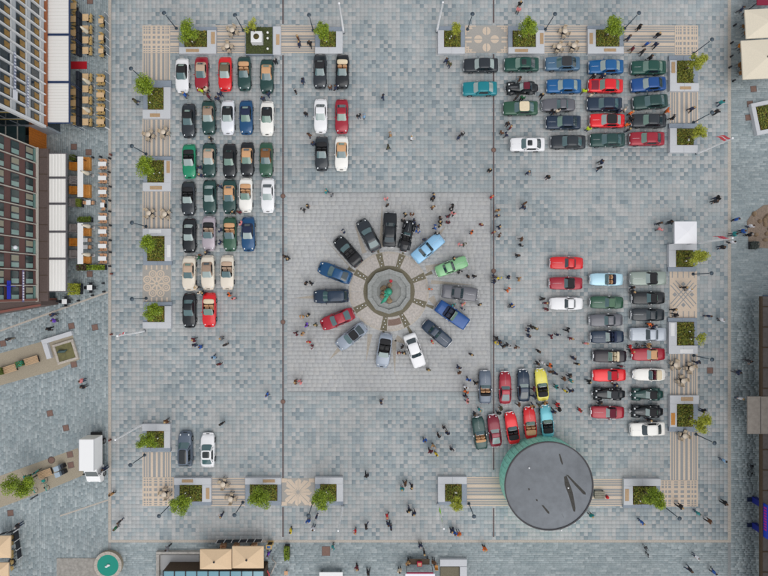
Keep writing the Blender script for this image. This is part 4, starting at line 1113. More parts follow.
FABM = {k: mat('fabric_' + k, srgb(*v), .85, noise=.06, nscale=5) for k, v in FAB.items()}
LEA = {k: mat('leather_' + k, srgb(*v), .5, noise=.06, nscale=5) for k, v in FAB.items()}
def paint(c):
    rgb = srgb(*COLS[c]); return mat('paint_' + c.replace(' ', '_'), rgb, .28, metal=.0 if c in ('white', 'ivory', 'cream', 'bright red', 'yellow') else .15, coat=.32)
CARS = []
CR = random.Random(4)
def car(px, py, hd, kind, col, roof, glass=None, extra=None):
    """hd: image-space heading of the nose; roof: 'soft X' | 'open X[/Y]' (seats/cover) | 'hard' | 'top X' contrasting roof"""
    K = KIND[kind]; M = KM[kind]
    c = P(px, py, .7)
    ang = math.atan2(-hd[1], hd[0]) - math.pi / 2 + math.radians(CR.uniform(-1.0, 1.0))
    nm = {'roadster': 'roadster', 'saloon': 'saloon_car', 'coupe': 'coupe', 'classic': 'classic_car', 'grand tourer': 'classic_coupe', 'american classic': 'classic_car', 'suv': 'crossover_car', 'vintage car': 'vintage_car'}[kind]
    t = empty(nm, (c.x, c.y, .004), ang); pm_ = paint(col)
    g = GLASS[glass if glass is not None else CR.choice((0, 0, 1, 3))]
    H = K['L'] / 2
    op = roof.startswith('open'); tone = roof.split(' ')[1] if ' ' in roof else None
    seatc, coverc = (tone.split('/') + [tone.split('/')[0]])[:2] if op else (None, None)
    put('body', M['body_open' if op else 'body'], t, m=pm_)
    bn = put('bonnet', M['bonnet'], t, m=paint(extra[1]) if extra and extra[0] == 'bonnet' else pm_)
    if K['chrome'] and CR.random() < .6: put('bonnet_trim', M['trim'], bn, m=CHROME)
    if 'boot_lid' in M: put('boot_lid', M['boot_lid'], t, m=pm_)
    ws = put('windscreen', M['windscreen'], t, m=g)
    if op:
        put('cockpit_tub', M['tub'], t, m=LEA['charcoal']); put('dashboard', M['dash'], t, m=LEA['black'])
        for s in (-1, 1): put('seat', M['seat'], t, (s * M['seatx'], 0, 0), m=LEA[seatc])
        put('steering_wheel', M['wheelst'], t, M['stw'], m=BLK); put('folded_top', M['folded'], t, m=FABM[coverc]); put('windscreen_frame', M['frame'], ws, m=CHROME if K['chrome'] or CR.random() < .3 else BLK)
    else:
        if roof.startswith('soft'):
            put('soft_top', M['cabin'], t, m=FABM[tone]); put('rear_window', M['rear_small'], t, m=GLASS[2] if CR.random() < .5 else GLASS[3])
        else:
            put('cabin', M['cabin'], t, m=pm_)
            put('rear_window', M['rear_window'], t, m=g if CR.random() < .6 else GLASS[2])
            if roof.startswith('top'): put('roof', M['roof'], t, m=FABM[tone])
            if extra and extra[0] == 'sunroof': put('sunroof', M['sunroof'], t, m=GLS)
            if extra and extra[0] == 'panorama': put('panoramic_roof', M['panorama'], t, m=GLS)
        for s in (1, -1): put('side_window', M['side_window%d' % s], t, m=GLS)
    for s in (1, -1):
        for w in K['wb']:
            x = s * (lerp(K['pl'], w) * K['W'] / 2 - .11) if not K.get('vintage') else s * (K['W'] / 2 - .19)
            wh = put('wheel', M['tyre'], t, (x, w * H, K['wr']), 0 if s > 0 else math.pi); put('rim', M['rim'], wh)
        put('headlight', M['headlight'], t, (s * M['hlp'][0], M['hlp'][1], M['hlp'][2]), -s * .35 if kind == 'roadster' else 0)
        put('tail_light', M['tail_light'], t, (s * M['tlp'][0], M['tlp'][1], M['tlp'][2]), s * .3)
        mr = put('mirror', M['mirror'], t, (s * M['mp'][0], M['mp'][1], M['mp'][2]), m=CHROME if K['chrome'] and CR.random() < .6 else pm_)
        if s < 0: mr.scale = (-1, 1, 1)
        d = put('door', M['door%d' % s], t, m=pm_); put('handle', M['handle'], d, (s * (M['hp'][0] + .01), M['hp'][1], M['hp'][2]), m=CHROME if K['chrome'] else BLK)
        if K.get('vintage'):
            for q in (0, 1): put('fender', M[('fender%d' if s > 0 else 'fenderm%d') % q], t, m=pm_)
            put('running_board', M['board' if s > 0 else 'boardm'], t, m=BLK)
    bm_ = CHROME if K['chrome'] else pm_
    put('bumper', M['bumper_front'], t, m=bm_); put('bumper', M['bumper_rear'], t, m=bm_)
    put('grille', M['grille'], t, (0, .985 * H, .56), m=CHROME if K['chrome'] and kind != 'saloon' else BLK)
    put('number_plate', M['plate'], t, (0, -1.015 * H - .02, .52))
    word = {'classic': 'classic sports car', 'grand tourer': 'long-nosed classic coupe', 'american classic': 'American-style classic car', 'suv': 'crossover car'}.get(kind, kind)
    if op: look = '%s open %s with %s seats' % (col, word.replace(' coupe', ' roadster'), seatc)
    elif roof.startswith('soft'): look = '%s %s with %s soft top' % (col, word, tone)
    elif roof.startswith('top'): look = '%s %s with %s roof' % (col, word, tone)
    elif extra and extra[0] in ('sunroof', 'panorama'): look = '%s %s with dark sunroof' % (col, word)
    elif extra and extra[0] == 'bonnet': look = '%s %s with dark red bonnet' % (col, word)
    elif kind == 'roadster': look = '%s hardtop roadster' % col
    else: look = '%s closed %s' % (col, word)
    CARS.append([t, look, c.copy(), nm.replace('_', ' '), col])
D, U, Lf = (0, 1), (0, -1), (-1, 0)
r = 'roadster'
for a in ((182, 75, 'white', 'soft black'), (201.3, 73.4, 'crimson', 'soft beige'), (225, 73.5, 'bright red', 'soft olive'), (244, 73, 'dark green', 'open tan'), (266.7, 75.8, 'dark green', 'soft tan'),
          (188.3, 120.3, 'charcoal', 'soft black'), (208.3, 117, 'dark green', 'soft taupe'), (227.7, 117, 'pearl white', 'soft black'), (246, 117, 'petrol blue', 'soft navy'), (267, 118, 'ivory', 'soft black'),
          (189, 161, 'emerald green', 'open black'), (209, 159.7, 'dark green', 'soft beige'), (229.3, 160.5, 'black', 'soft black'), (247, 159, 'black', 'soft tan'), (266, 159.2, 'olive green', 'soft brown'),
          (188, 198.3, 'charcoal', 'open black'), (209.5, 196.7, 'dark green', 'hard'), (229.3, 196.4, 'dark green', 'soft tan'), (245.6, 195, 'ivory', 'open tan'), (267.7, 195.3, 'white', 'hard'),
          (189, 235.5, 'black', 'hard'), (208.6, 233.4, 'mauve', 'open beige/black'), (229.7, 234, 'olive green', 'open tan'), (248, 234, 'petrol blue', 'soft navy'),
          (188.8, 273.3, 'cream', 'soft beige'), (207.5, 272.5, 'cream', 'soft taupe'), (227, 272.5, 'cream', 'open beige'), (189, 310.6, 'black', 'hard'), (209, 310, 'bright red', 'open tan/cream'),
          (320, 71, 'charcoal', 'soft black'), (342.3, 71, 'black', 'open tan/cream'), (320.6, 115.6, 'white', 'hard'), (341.7, 116, 'crimson', 'hard'), (321.7, 153.4, 'charcoal', 'open black'), (341.6, 153.3, 'ivory', 'soft tan')):
    car(a[0], a[1], D, r, a[2], a[3])
car(347.8, 251.2, (-110, -130), 'coupe', 'black', 'open black'); car(368.6, 235.2, (-80, -150), 'coupe', 'charcoal', 'hard', 0); car(389.7, 229.7, (.02, -1), 'saloon', 'black', 'hard', 2); car(406.8, 235.6, (38, -160), 'vintage car', 'black', 'open black')
car(428, 248, (150, -125), 'american classic', 'light blue', 'hard', 2); car(451.7, 266.4, (170, -68), 'classic', 'light green', 'hard', 2); car(459.8, 293, (1, .14), 'american classic', 'grey', 'soft grey', 2); car(452.4, 315, (175, 125), 'american classic', 'royal blue', 'open navy')
car(437, 333.7, (140, 120), 'classic', 'navy', 'hard', 2); car(414.7, 350.6, (70, 200), 'saloon', 'white', 'hard', 2); car(384.2, 350.6, (-30, 185), 'coupe', 'silver grey', 'open black'); car(351.4, 336.6, (-160, 125), 'coupe', 'silver grey', 'top black', 0)
car(337.3, 319.2, (-200, 80), 'coupe', 'crimson', 'hard', 0); car(331, 296.2, (-1, .02), 'suv', 'navy', 'hard', 0); car(334.9, 272.7, (-135, -50), 'coupe', 'petrol blue', 'hard', 0)
s = 'saloon'
for a in ((481, 65, s, 'charcoal', 'hard', 1), (480, 88.4, s, 'teal', 'hard', 1), (521.7, 64.2, s, 'bottle green', 'hard', 3, ('sunroof',)), (521.9, 87.7, 'vintage car', 'black', 'top maroon', 1), (520.6, 108, s, 'olive green', 'top cream', 0),
          (562.7, 63.4, s, 'steel blue', 'top charcoal', 0), (564, 86, s, 'blue', 'hard', 1), (559, 104.7, 'classic', 'grey', 'hard', 0), (563.5, 122.3, s, 'navy', 'hard', 3), (527.6, 144.4, s, 'white', 'hard', 0, ('sunroof',)), (568.3, 141.9, s, 'charcoal', 'hard', 0),
          (606.3, 66.6, s, 'blue', 'hard', 1), (605.8, 85.6, s, 'scarlet', 'hard', 3, ('bonnet', 'maroon')), (604.7, 104, s, 'navy', 'hard', 0), (607.3, 120.5, s, 'scarlet', 'top black', 1), (607.7, 139.8, s, 'dark green', 'hard', 0), (648.8, 67.3, s, 'bottle green', 'hard', 3),
          (649, 120.5, s, 'charcoal', 'hard', 3), (647.2, 138.6, s, 'crimson', 'hard', 3)):
    car(a[0], a[1], Lf, *a[2:])
car(648.8, 84.2, (-1, .07), s, 'royal blue', 'hard', 1); car(650.6, 101.7, (-1, .09), s, 'dark green', 'hard', 0)
k = 'classic'
for a in ((566.9, 263, k, 'bright red', 'hard', 2), (566.3, 283.3, k, 'crimson', 'soft black', 0), (566.6, 303.6, k, 'white', 'hard', 2), (606.9, 279.4, k, 'ice blue', 'open tan/navy'), (607.2, 302.5, k, 'olive green', 'soft green', 0), (606.4, 320.3, k, 'grey', 'hard', 0),
          (648.3, 278.4, 'american classic', 'sage', 'soft black', 1), (648.8, 298, k, 'black', 'soft black', 0), (648.3, 314.8, k, 'charcoal', 'hard', 2), (648.3, 334.4, 'american classic', 'pale silver', 'hard', 2), (607.7, 336.9, k, 'navy', 'open navy/navy'),
          (610.3, 356.4, k, 'aubergine', 'open cream/cream'), (649, 354.5, k, 'crimson', 'soft tan', 1), (609.7, 375.3, k, 'scarlet', 'soft red', 0), (649.8, 374.8, 'grand tourer', 'ivory', 'open maroon/cream'), (609, 394, 'vintage car', 'black', 'soft charcoal', 1),
          (647.5, 394.4, 'vintage car', 'dark green', 'soft black', 1), (608, 412.5, k, 'crimson', 'soft maroon', 1), (647.2, 411.6, 'vintage car', 'black', 'soft black', 1)):
    car(a[0], a[1], Lf, *a[2:])
car(647.7, 429.2, (-1, .04), 'saloon', 'ivory', 'hard', 2)
for a in ((485.3, 387.3, U, k, 'slate', 'open tan/black'), (505.3, 388, U, 'grand tourer', 'crimson', 'hard', 0), (523.8, 385.8, (-.05, -1), 'grand tourer', 'navy', 'hard', 1), (542, 385, (-.10, -1), 'grand tourer', 'yellow', 'open black/black'),
          (479.8, 433.4, (-32, -190), k, 'dark green', 'open tan/tan'), (494.7, 431, (-27, -195), 'grand tourer', 'maroon', 'hard', 1), (512.3, 428.3, (-30, -195), 'grand tourer', 'scarlet', 'open black/black'), (530.3, 423.3, (-15, -195), 'grand tourer', 'bright red', 'open tan/tan'), (547.2, 421.5, (-22, -195), 'grand tourer', 'sky blue', 'open black/black'),
          (185, 449.4, U, 'suv', 'slate', 'hard', 0, ('panorama',)), (207.5, 450.5, U, 'coupe', 'white', 'hard', 0, ('panorama',))):
    car(*a)

# white box van, nose towards the lower street
bx0, bx1 = P(78.8, 0, 2.75).x, P(94, 0, 2.75).x; by1, by0 = P(0, 439.5, 2.75).y, P(0, 471, 2.75).y
t = empty('box_van', ((bx0 + bx1) / 2, (by0 + by1) / 2, .004)); M_van = mat('van_white', srgb(240, 240, 240), .4, coat=.4)
bw, bl = bx1 - bx0, by1 - by0
M_vside = mat('van_side', srgb(226, 222, 212), .4)
part('cargo_box', MB().box((0, 0, 1.83), (bw, bl, 1.84), b=.03), M_van, t)
for sx_ in (-1, 1):
    part('side_rail', MB().box((sx_ * (bw / 2 + .01), 0, .95), (.03, bl, .08)), CHROME, t)
    part('roof_rail', MB().box((sx_ * (bw / 2 - .02), 0, 2.755), (.05, bl - .02, .02)), CHROME, t)
part('rear_door', MB().box((0, bl / 2 + .015, 1.8), (bw - .1, .03, 1.7)), M_vside, t)
part('chassis', MB().box((0, -.5, .62), (bw * .7, bl + 1.6, .3)), BLK, t)
y0 = -bl / 2
cab = MB(); q = []
for w_, z_, yy in ((.5, .35, 0), (.5, 1.35, 0), (.46, 1.9, 0)): pass
cw_ = bw * .92 / 2
prof = [(y0 - .02, .4), (y0 - .02, 1.95), (y0 - .35, 1.95), (y0 - 1.15, 1.42), (y0 - 1.85, 1.15), (y0 - 1.98, .95), (y0 - 1.98, .4)]
cab.add([(-cw_ * (1 if z < 1.5 else .9), y, z) for y, z in prof] + [(cw_ * (1 if z < 1.5 else .9), y, z) for y, z in prof], [tuple(range(7)), tuple(range(13, 6, -1))] + [(i, 7 + i, 7 + (i + 1) % 7, (i + 1) % 7) for i in range(7)])
cabo = part('cab', cab, M_van, t)
mb = MB(); mb.add([(-cw_ * .84, y0 - .40, 1.94), (cw_ * .84, y0 - .40, 1.94), (cw_ * .92, y0 - 1.13, 1.455), (-cw_ * .92, y0 - 1.13, 1.455)], [(0, 1, 2, 3)]); part('windscreen', mb, GLASS[2], t)
for sx_ in (-1, 1):
    part('headlight', MB().ball((sx_ * cw_ * .75, y0 - 1.90, 1.0), (.16, .10, .10)), HL, t); part('mirror', MB().box((sx_ * (cw_ + .14), y0 - .8, 1.6), (.2, .1, .3), b=.03), BLK, t)
    for yy in (y0 - 1.15, bl / 2 - .9):
        wh = put('wheel', KM['suv']['tyre'], t, (sx_ * (cw_ - .06), yy, .34), 0 if sx_ > 0 else math.pi); put('rim', KM['suv']['rim'], wh)
dr = part('door', MB().box((.42, .02, .85), (.9, .05, 1.0), b=.01), M_van, t, (cw_, y0 - .85, .45), .5); part('door_window', MB().box((.42, .05, 1.5), (.8, .02, .3)), GLS, dr)
part('bumper', MB().box((0, y0 - 2.0, .5), (bw * .9, .12, .22), b=.03), BLK, t)
reg(t, 'white box van with its cab door open', 'van'); LAND.append(('white box van', t.location.copy()))

seen = set()
for tok in PEOPLE.split():
    x, y, cl = tok.split(',')
    person(float(x), float(y), cl.replace('_', ' '))
# ------------------------------------------------------------------ buildings
M_fin = mat('white_fin', srgb(222, 223, 224), .6, noise=.05); M_spand = mat('spandrel_panel', srgb(150, 158, 166), .5, noise=.08, nscale=3)
M_blind = mat('tan_blind', srgb(150, 118, 66), .7, noise=.2, nscale=2); M_win = mat('window_glass', srgb(44, 54, 60), .08, spec=.8)
M_brick = mat('dark_red_brick', srgb(104, 74, 70), .85, noise=.2, nscale=20); M_teal = mat('teal_window', srgb(104, 138, 132), .12, spec=.8, noise=.15, nscale=1)
M_orange = mat('orange_boards', srgb(190, 110, 30), .6, noise=.15, nscale=6); M_ledge = mat('brown_ledge', srgb(92, 78, 74), .8, noise=.12, nscale=6)
M_flat = mat('flat_roof', srgb(110, 112, 114), .85, noise=.15, nscale=2); M_dkbrown = mat('dark_brown_timber', srgb(72, 56, 40), .7, noise=.2, nscale=6)
M_line = mat('cornice_stone', srgb(190, 186, 176), .7, noise=.08)
def block(name, x0, x1, y0, y1, h, wall_m, look):
    t = empty(name, ((x0 + x1) / 2, (y0 + y1) / 2, 0))
    part('wall', MB().box((0, 0, h / 2), (x1 - x0, y1 - y0, h)), wall_m, t)
    part('roof', MB().box((0, 0, h + .15), (x1 - x0 + .3, y1 - y0 + .3, .3), b=.05), M_flat, t)
    reg(t, look, 'building'); return t
# office block with white fins (upper left)
fx = -40.4; yS = 19.2; yN = 44.0; h1 = 15.4
t = block('office_building', fx - 14, fx, yS, yN, h1, M_spand, 'pale office building with white vertical fins and tan blinds')
ox, oy = t.location.x, t.location.y
lx = fx - ox
nb = 20; pitch = (yN - yS) / nb
fin = MB().box((0, 0, 0), (.34, .13, h1 - 3.3), b=.0).mesh('fin', [M_fin])
wfr = MB().box((0, 0, 0), (.06, .98, 1.34)).mesh('window', [M_win]); bld = MB().box((0, 0, 0), (.03, .62, .75)).mesh('blind', [M_blind]); slb = MB().box((0, 0, 0), (.12, .98, .16)).mesh('sill', [M_fin])
for k in range(nb + 1): put('fin', fin, t, (lx + .17, yS - oy + k * pitch, 3.3 + (h1 - 3.3) / 2))
for k in range(nb):
    for s in range(5):
        z = 4.75 + s * 2.35
        w = put('window', wfr, t, (lx + .035, yS - oy + (k + .5) * pitch, z))
        if R.random() < .85: put('blind', bld, w, (.05, 0, -.18))
        put('sill', slb, w, (.03, 0, -.75))
for s in range(6): part('floor_band', MB().box((lx + .06, 0, 3.62 + s * 2.35), (.16, yN - yS - .1, .5)), mat('floor_band_grey', srgb(184, 188, 192), .6, noise=.06), t)
part('fascia', MB().box((lx + .22, 0, 3.2), (.34, yN - yS, .22)), mat('orange_fascia', srgb(150, 88, 52), .6), t)
part('shopfront', MB().box((lx + .03, 0, 1.5), (.05, yN - yS - .5, 2.6)), M_win, t)
M_wsign = mat('white_lettering', srgb(226, 228, 236), .5)
for y0_, y1_, z, n_ in ((20.3, 23.8, 6.5, 11), (20.5, 25.6, 8.5, 14)):
    sg = part('wall_sign', MB().box((lx + .40, (y0_ + y1_) / 2 - oy, z), (.05, y1_ - y0_, .30)), mat('sign_backing', srgb(128, 136, 160), .5), t)
    for k in range(n_):
        part('letter', MB().box((lx + .435, y0_ + (k + .5) * (y1_ - y0_) / n_ - oy, z + R.uniform(-.03, .03)), (.02, R.uniform(.12, .2), R.uniform(.18, .26))), M_wsign, sg)
part('white_sign', MB().box((lx + .44, 20.9 - oy, 8.5), (.06, 1.0, .62)), M_wsign, t)
for s in range(5):
    z = 4.75 + s * 2.35
    for k in range(6): part('end_window', MB().box((lx - 1.2 - k * 2.2, yS - oy - .02, z), (1.9, .06, 1.6)), M_win, t)
    part('end_band', MB().box((lx - 7, yS - oy - .03, z + 1.05), (13.8, .08, .12)), mat('ochre_band', srgb(150, 130, 70), .7), t)
part('end_fin', MB().box((lx + .1, yS - oy - .06, 3.3 + (h1 - 3.3) / 2), (.5, .3, h1 - 3.3)), M_fin, t)
for p_, q_ in ((12, 56), (72, 126)):
    a, b = P(79, p_, .4), P(79, q_, .4); dv = empty('terrace_divider', (a.x, (a.y + b.y) / 2, .004)); n_ = 6; L_ = a.y - b.y
    for k in range(n_): part('box', MB().box((0, -L_ / 2 + L_ * (k + .5) / n_, .4), (.34, L_ / n_ - .06, .8), b=.02), mat('divider_navy', srgb(34, 40, 52), .6), dv)
    reg(dv, 'dark terrace divider under the blue awnings, %s the red carpet' % ('farther along from' if p_ == 12 else 'on the timber gate side of'), 'divider')
# brick block (mid left)
fx2 = -41.1; yS2, yN2 = -1.5, 16.5; h2 = 15.0
t = block('brick_building', fx2 - 13, fx2, yS2, yN2, h2, M_brick, 'dark brick building with teal windows and thin pale fins')
ox, oy = t.location.x, t.location.y; lx = fx2 - ox
nb = 10; pitch = (yN2 - yS2) / nb
fin = MB().box((0, 0, 0), (.16, .10, h2 - 3.6)).mesh('fin', [M_line])
wn_ = MB().box((0, 0, 0), (.06, 1.5, 1.25)).mesh('window', [M_win]); gl = MB().box((0, 0, 0), (.03, .5, 1.1)).mesh('pane', [mat('pale_teal_pane', srgb(136, 164, 158), .12, spec=.8)]); gl2 = MB().box((0, 0, 0), (.03, .62, 1.1)).mesh('pane', [mat('dark_teal_pane', srgb(48, 66, 66), .12, spec=.8)]); gl3 = MB().box((0, 0, 0), (.03, .62, 1.1)).mesh('pane', [mat('curtain_pane', srgb(150, 146, 128), .3)])
for k in range(nb + 1): put('fin', fin, t, (lx + .085, yS2 - oy + k * pitch, 3.6 + (h2 - 3.6) / 2))
for k in range(nb):
    for s in range(5):
        w = put('window', wn_, t, (lx + .035, yS2 - oy + (k + .5) * pitch, 4.75 + s * 2.3))
        put('pane', gl, w, (.04, -.40, 0)); put('pane', gl2 if (k + s) % 3 else gl3, w, (.04, .34, 0))
part('cornice', MB().box((lx + .12, 0, 3.5), (.24, yN2 - yS2 + .2, .2)), M_line, t)
for k in range(nb): part('spandrel', MB().box((lx + .03, yS2 - oy + (k + .5) * pitch, 3.86), (.05, pitch - .2, .4)), M_teal if k % 3 == 0 else M_brick, t)
lo = part('arcade_roof', MB().box((lx + .62, 0, 3.15), (1.24, yN2 - yS2 + .1, .3), b=.03), M_ledge, t)
for k in range(9): part('roof_batten', MB().box((lx + .62, yS2 - oy + 1 + k * 2, 3.31), (1.2, .06, .03)), M_dkbrown, lo)
part('shopfront', MB().box((lx + .03, 0, 1.5), (.05, yN2 - yS2 - .4, 2.9)), M_win, t)
part('corner_wing', MB().prism([(lx - 12, -oy - 4.2), (lx + .4, yS2 - oy - .55), (lx + .4, yS2 - oy - .01), (lx - 12, yS2 - oy - .01)], 0, 3.3), M_ledge, t)
part('wing_coping', MB().prism([(lx - 12, -oy - 4.3), (lx + .45, yS2 - oy - .62), (lx + .45, yS2 - oy - .40), (lx - 12, -oy - 3.9)], 3.3, 3.42), mat('red_coping', srgb(130, 84, 74), .8), t)
part('corner_pier', MB().box((lx + .1, yS2 - oy + .12, 7), (.25, .25, 14)), mat('red_coping', srgb(130, 84, 74), .8), t)
bn = part('banner', MB().box((lx + .5, 0.2 - oy, 8.35), (.5, .06, .9)), mat('banner_blue', srgb(34, 50, 190), .6), t)
bn = part('banner', MB().box((lx + .32, -0.2 - oy, 8.35), (.06, 2.0, .5)), mat('banner_blue', srgb(34, 50, 190), .6), t)
sg = part('vertical_sign', MB().box((lx + .30, .2 - oy, 6.1), (.05, 3.6, .26)), mat('sign_purple', srgb(120, 110, 150), .6), t)
for k in range(11): part('letter', MB().box((lx + .335, -1.3 - oy + k * .3, 6.1), (.02, .17, .2)), M_wsign, sg)
# flag on a bracket of the brick block
part('bracket_pole', MB().tube([(lx + .1, 11.2 - oy - 6.8, 7.7), (lx + 1.1, 11.2 - oy - 6.8, 8.4)], .05), M_wsign, t)
part('bracket_lamp', MB().ball((lx + 1.1, 11.2 - oy - 6.8, 8.45), .22), M_wsign, t)
# timber gate wall between the two
t = empty('timber_gate', (-42.2, 17.85, 0))
for k in range(9): part('board', MB().box((0, -1.22 + k * .305, 1.55), (.08, .285, 3.1), b=.01), M_orange, t)
part('side_return', MB().box((-1.6, 1.30, 1.5), (3.0, .08, 3.0)), M_dkbrown, t)
part('passage_roof', MB().box((-4, 0, 3.25), (7.2, 2.6, .2)), mat('dark_glass_roof', srgb(44, 66, 68), .15, spec=.8), t)
for k in range(5): part('roof_bar', MB().box((-1.2 - k * 1.4, 0, 3.37), (.1, 2.6, .06)), M_line, t)
reg(t, 'orange timber board wall closing the gap between buildings', 'gate')
# ------------------------------------------------------------------ awnings and terraces
M_blueframe = mat('awning_frame_blue', srgb(46, 66, 104), .5); M_awn = mat('awning_fabric', srgb(234, 232, 228), .7, noise=.02); M_frame2 = mat('awning_frame_grey', srgb(104, 102, 106), .5)
def awning(px0, py0, px1, py1, h, fm, look, ribs, ridges, cross=True):
    a, b = P(px0, py1, h), P(px1, py0, h)
    t = empty('awning', ((a.x + b.x) / 2, (a.y + b.y) / 2, .004)); w, l = b.x - a.x, b.y - a.y
    cn = part('canopy', MB().box((0, 0, h - .03), (w - .12, l - .16, .06)), M_awn, t)
    if ridges:
        for k in range(ridges): part('ridge', MB().box((-w / 2 + w * (k + .5) / ridges, 0, h + .02), (w / ridges * .62, l - .2, .05), b=.015), M_awn, cn)
    else:
        for k in range(14): part('seam', MB().box((0, -l / 2 + l * (k + .5) / 14, h + .003), (w - .14, .02, .008)), M_line, cn)
    for s in (-1, 1):
        part('rail', MB().box((s * (w / 2 - .04), 0, h), (.12, l, .14)), fm, t); part('rail', MB().box((0, s * (l / 2 - .05), h - .005), (w - .16, .11, .13)), fm, t)
        part('post', MB().box((w / 2 - .06, s * (l / 2 - .08), (h - .07) / 2), (.05, .05, h - .07)), fm, t)
    reg(t, look, 'awning', 'terrace awnings')
A1 = 'plain white awning with blue frame on the office building'
awning(44.5, -14, 69.8, 34.5, 2.9, M_blueframe, A1, 0, 0); awning(44.5, 35, 69.8, 82, 2.9, M_blueframe, A1 + ', middle one', 0, 0); awning(44.5, 82.5, 69.8, 123.5, 2.9, M_blueframe, A1 + ', at the timber gate', 0, 0)
A2 = 'ribbed white awning with grey frame along the brick building'
for k, (y0, y1) in enumerate(((153, 177.5), (178, 203.5), (204, 231.5), (232, 258.5), (259, 292))): awning(47.8, y0, 66.8, y1, 3.0, M_frame2, A2, 0, 6)
M_rattan = mat('rattan_tan', srgb(206, 172, 124), .7, noise=.15, nscale=20); M_ttop = mat('table_top_tan', srgb(214, 182, 140), .6, noise=.1, nscale=6); M_yel = mat('cushion_yellow', srgb(198, 168, 110), .8, noise=.1)
M_peach = mat('chair_peach', srgb(206, 160, 124), .7); M_dkm = mat('dark_metal', srgb(44, 46, 52), .5, metal=.3); M_ora = mat('sofa_orange', srgb(192, 124, 40), .8, noise=.12); M_gry = mat('sofa_grey', srgb(150, 142, 140), .8, noise=.1)
def chair_mesh():
    m = MB(); m.box((0, 0, .44), (.44, .44, .06), b=.02); m.box((0, -.21, .68), (.44, .05, .46), b=.01)
    for x in (-.19, .19):
        for y in (-.19, .19): m.box((x, y, .205), (.04, .04, .41))
    return m
CH_seat = MB().box((0, 0, .44), (.40, .40, .07), b=.02).mesh('seat'); CH_back = MB().box((0, -.19, .66), (.40, .05, .38), b=.01).mesh('backrest'); CH_leg = MB().box((0, 0, .2), (.04, .04, .4)).mesh('leg', [M_dkm])
def chair(loc, rz, m, look, grp):
    t = empty('chair', loc, rz); put('seat', CH_seat, t, m=m); put('backrest', CH_back, t, m=m)
    for x in (-.19, .19):
        for y in (-.19, .19): put('leg', CH_leg, t, (x, y, 0))
    reg(t, look, 'chair', grp)
TB = {}
def table(loc, w, l, m, look, grp, rz=0):
    key = (w, l)
    if key not in TB: TB[key] = (MB().box((0, 0, .73), (w, l, .05), b=.015).mesh('table_top'), MB().box((0, 0, .35), (.08, .08, .71)).mesh('leg', [M_dkm]), MB().box((0, 0, .02), (.45, .45, .04), b=.01).mesh('base', [M_dkm]))
    t = empty('table', loc, rz); a, b, c = TB[key]; put('table_top', a, t, m=m); put('leg', b, t); put('base', c, t)
    reg(t, look, 'table', grp)
def diner(px, py, m_t, m_c, look, ns=2, w=.8, l=.8, sides='ew'):
    c = P(px, py, .7); c.z = .004
    g_ = 'terrace tables'
    table(c, w, l, m_t, look + ' table', g_)
    if 'e' in sides: 
        for q in (range(ns)): chair(c + Vector((w / 2 + .12, (q - (ns - 1) / 2) * .5, 0)), math.pi / 2, m_c, look + ' chair', 'terrace chairs')
    if 'w' in sides:
        for q in (range(ns)): chair(c + Vector((-w / 2 - .12, (q - (ns - 1) / 2) * .5, 0)), -math.pi / 2, m_c, look + ' chair', 'terrace chairs')
    if 'n' in sides:
        for q in (range(ns)): chair(c + Vector(((q - (ns - 1) / 2) * .5, l / 2 + .12, 0)), math.pi, m_c, look + ' chair', 'terrace chairs')
    if 's' in sides:
        for q in (range(ns)): chair(c + Vector(((q - (ns - 1) / 2) * .5, -l / 2 - .12, 0)), 0, m_c, look + ' chair', 'terrace chairs')
lt = 'tan square terrace'
for y in (17.5, 29, 40, 50.5, 77, 89, 100, 111, 122): diner(85.5, y, M_ttop, M_yel, lt, 2, .75, .85, 'e')
for y in (6, 19, 33, 47, 92, 103, 119): diner(73.5, y, M_rattan, M_yel, 'yellow-brown terrace under the awning', 1, .7, .75, 'ns')
for y in (79.6, 95, 109, 121.8): diner(100.3, y, M_ttop, M_yel, lt, 2, .95, .6, 'ns')
for y in (21, 37.8, 51): diner(101, y, M_ttop, M_yel, 'small tan terrace', 1, .6, .6, 'ns')
lw = 'white-topped terrace'
for y in (164, 178, 192, 218, 231.5, 246, 258.5): diner(102.3, y, M_white, M_peach, lw, 2, 1.0, .55, 'ns')
diner(102.3, 205, M_white, M_peach, 'small white terrace', 1, .5, .6, 'ns'); diner(88.5, 202.5, M_white, M_peach, 'small white terrace', 1, .55, .6, 'ew'); diner(89.7, 287.6, M_white, M_dkm, 'white corner terrace', 1, .65, .65, 'nsew'); diner(64.5, 301.5, M_white, M_dkm, 'lone white terrace', 1, .6, .6, 'nsew')
for y in (240, 247): diner(85.5, y, M_white, M_peach, 'white bar-side terrace', 1, .5, .5, 'e')
def sofa(px, py, w, l, m, look):
    c = P(px, py, .5); t = empty('sofa', (c.x, c.y, .004))
    part('seat', MB().box((0, 0, .22), (w, l, .42), b=.05), m, t); part('backrest', MB().box((-w / 2 + .1, 0, .57), (.2, l, .30), b=.05), m, t)
    for s in (-1, 1): part('armrest', MB().box((.1, s * (l / 2 - .08), .51), (w - .22, .14, .18), b=.04), m, t)
    reg(t, look, 'sofa', 'terrace sofas')
for y, m, n_ in ((166, M_ora, 'orange'), (180, M_gry, 'grey'), (190, M_ora, 'orange'), (202.5, M_gry, 'grey'), (228, M_gry, 'grey'), (242, M_ora, 'orange'), (254, M_gry, 'grey')): sofa(73, y, .85, 1.0, m, n_ + ' lounge sofa under the ribbed awning')
for y, l in ((163.5, 1.6), (191, 1.6), (232, 1.0), (260, .9)): sofa(86.5, y, .75, l, M_woodo, 'tan wooden terrace bench seat')
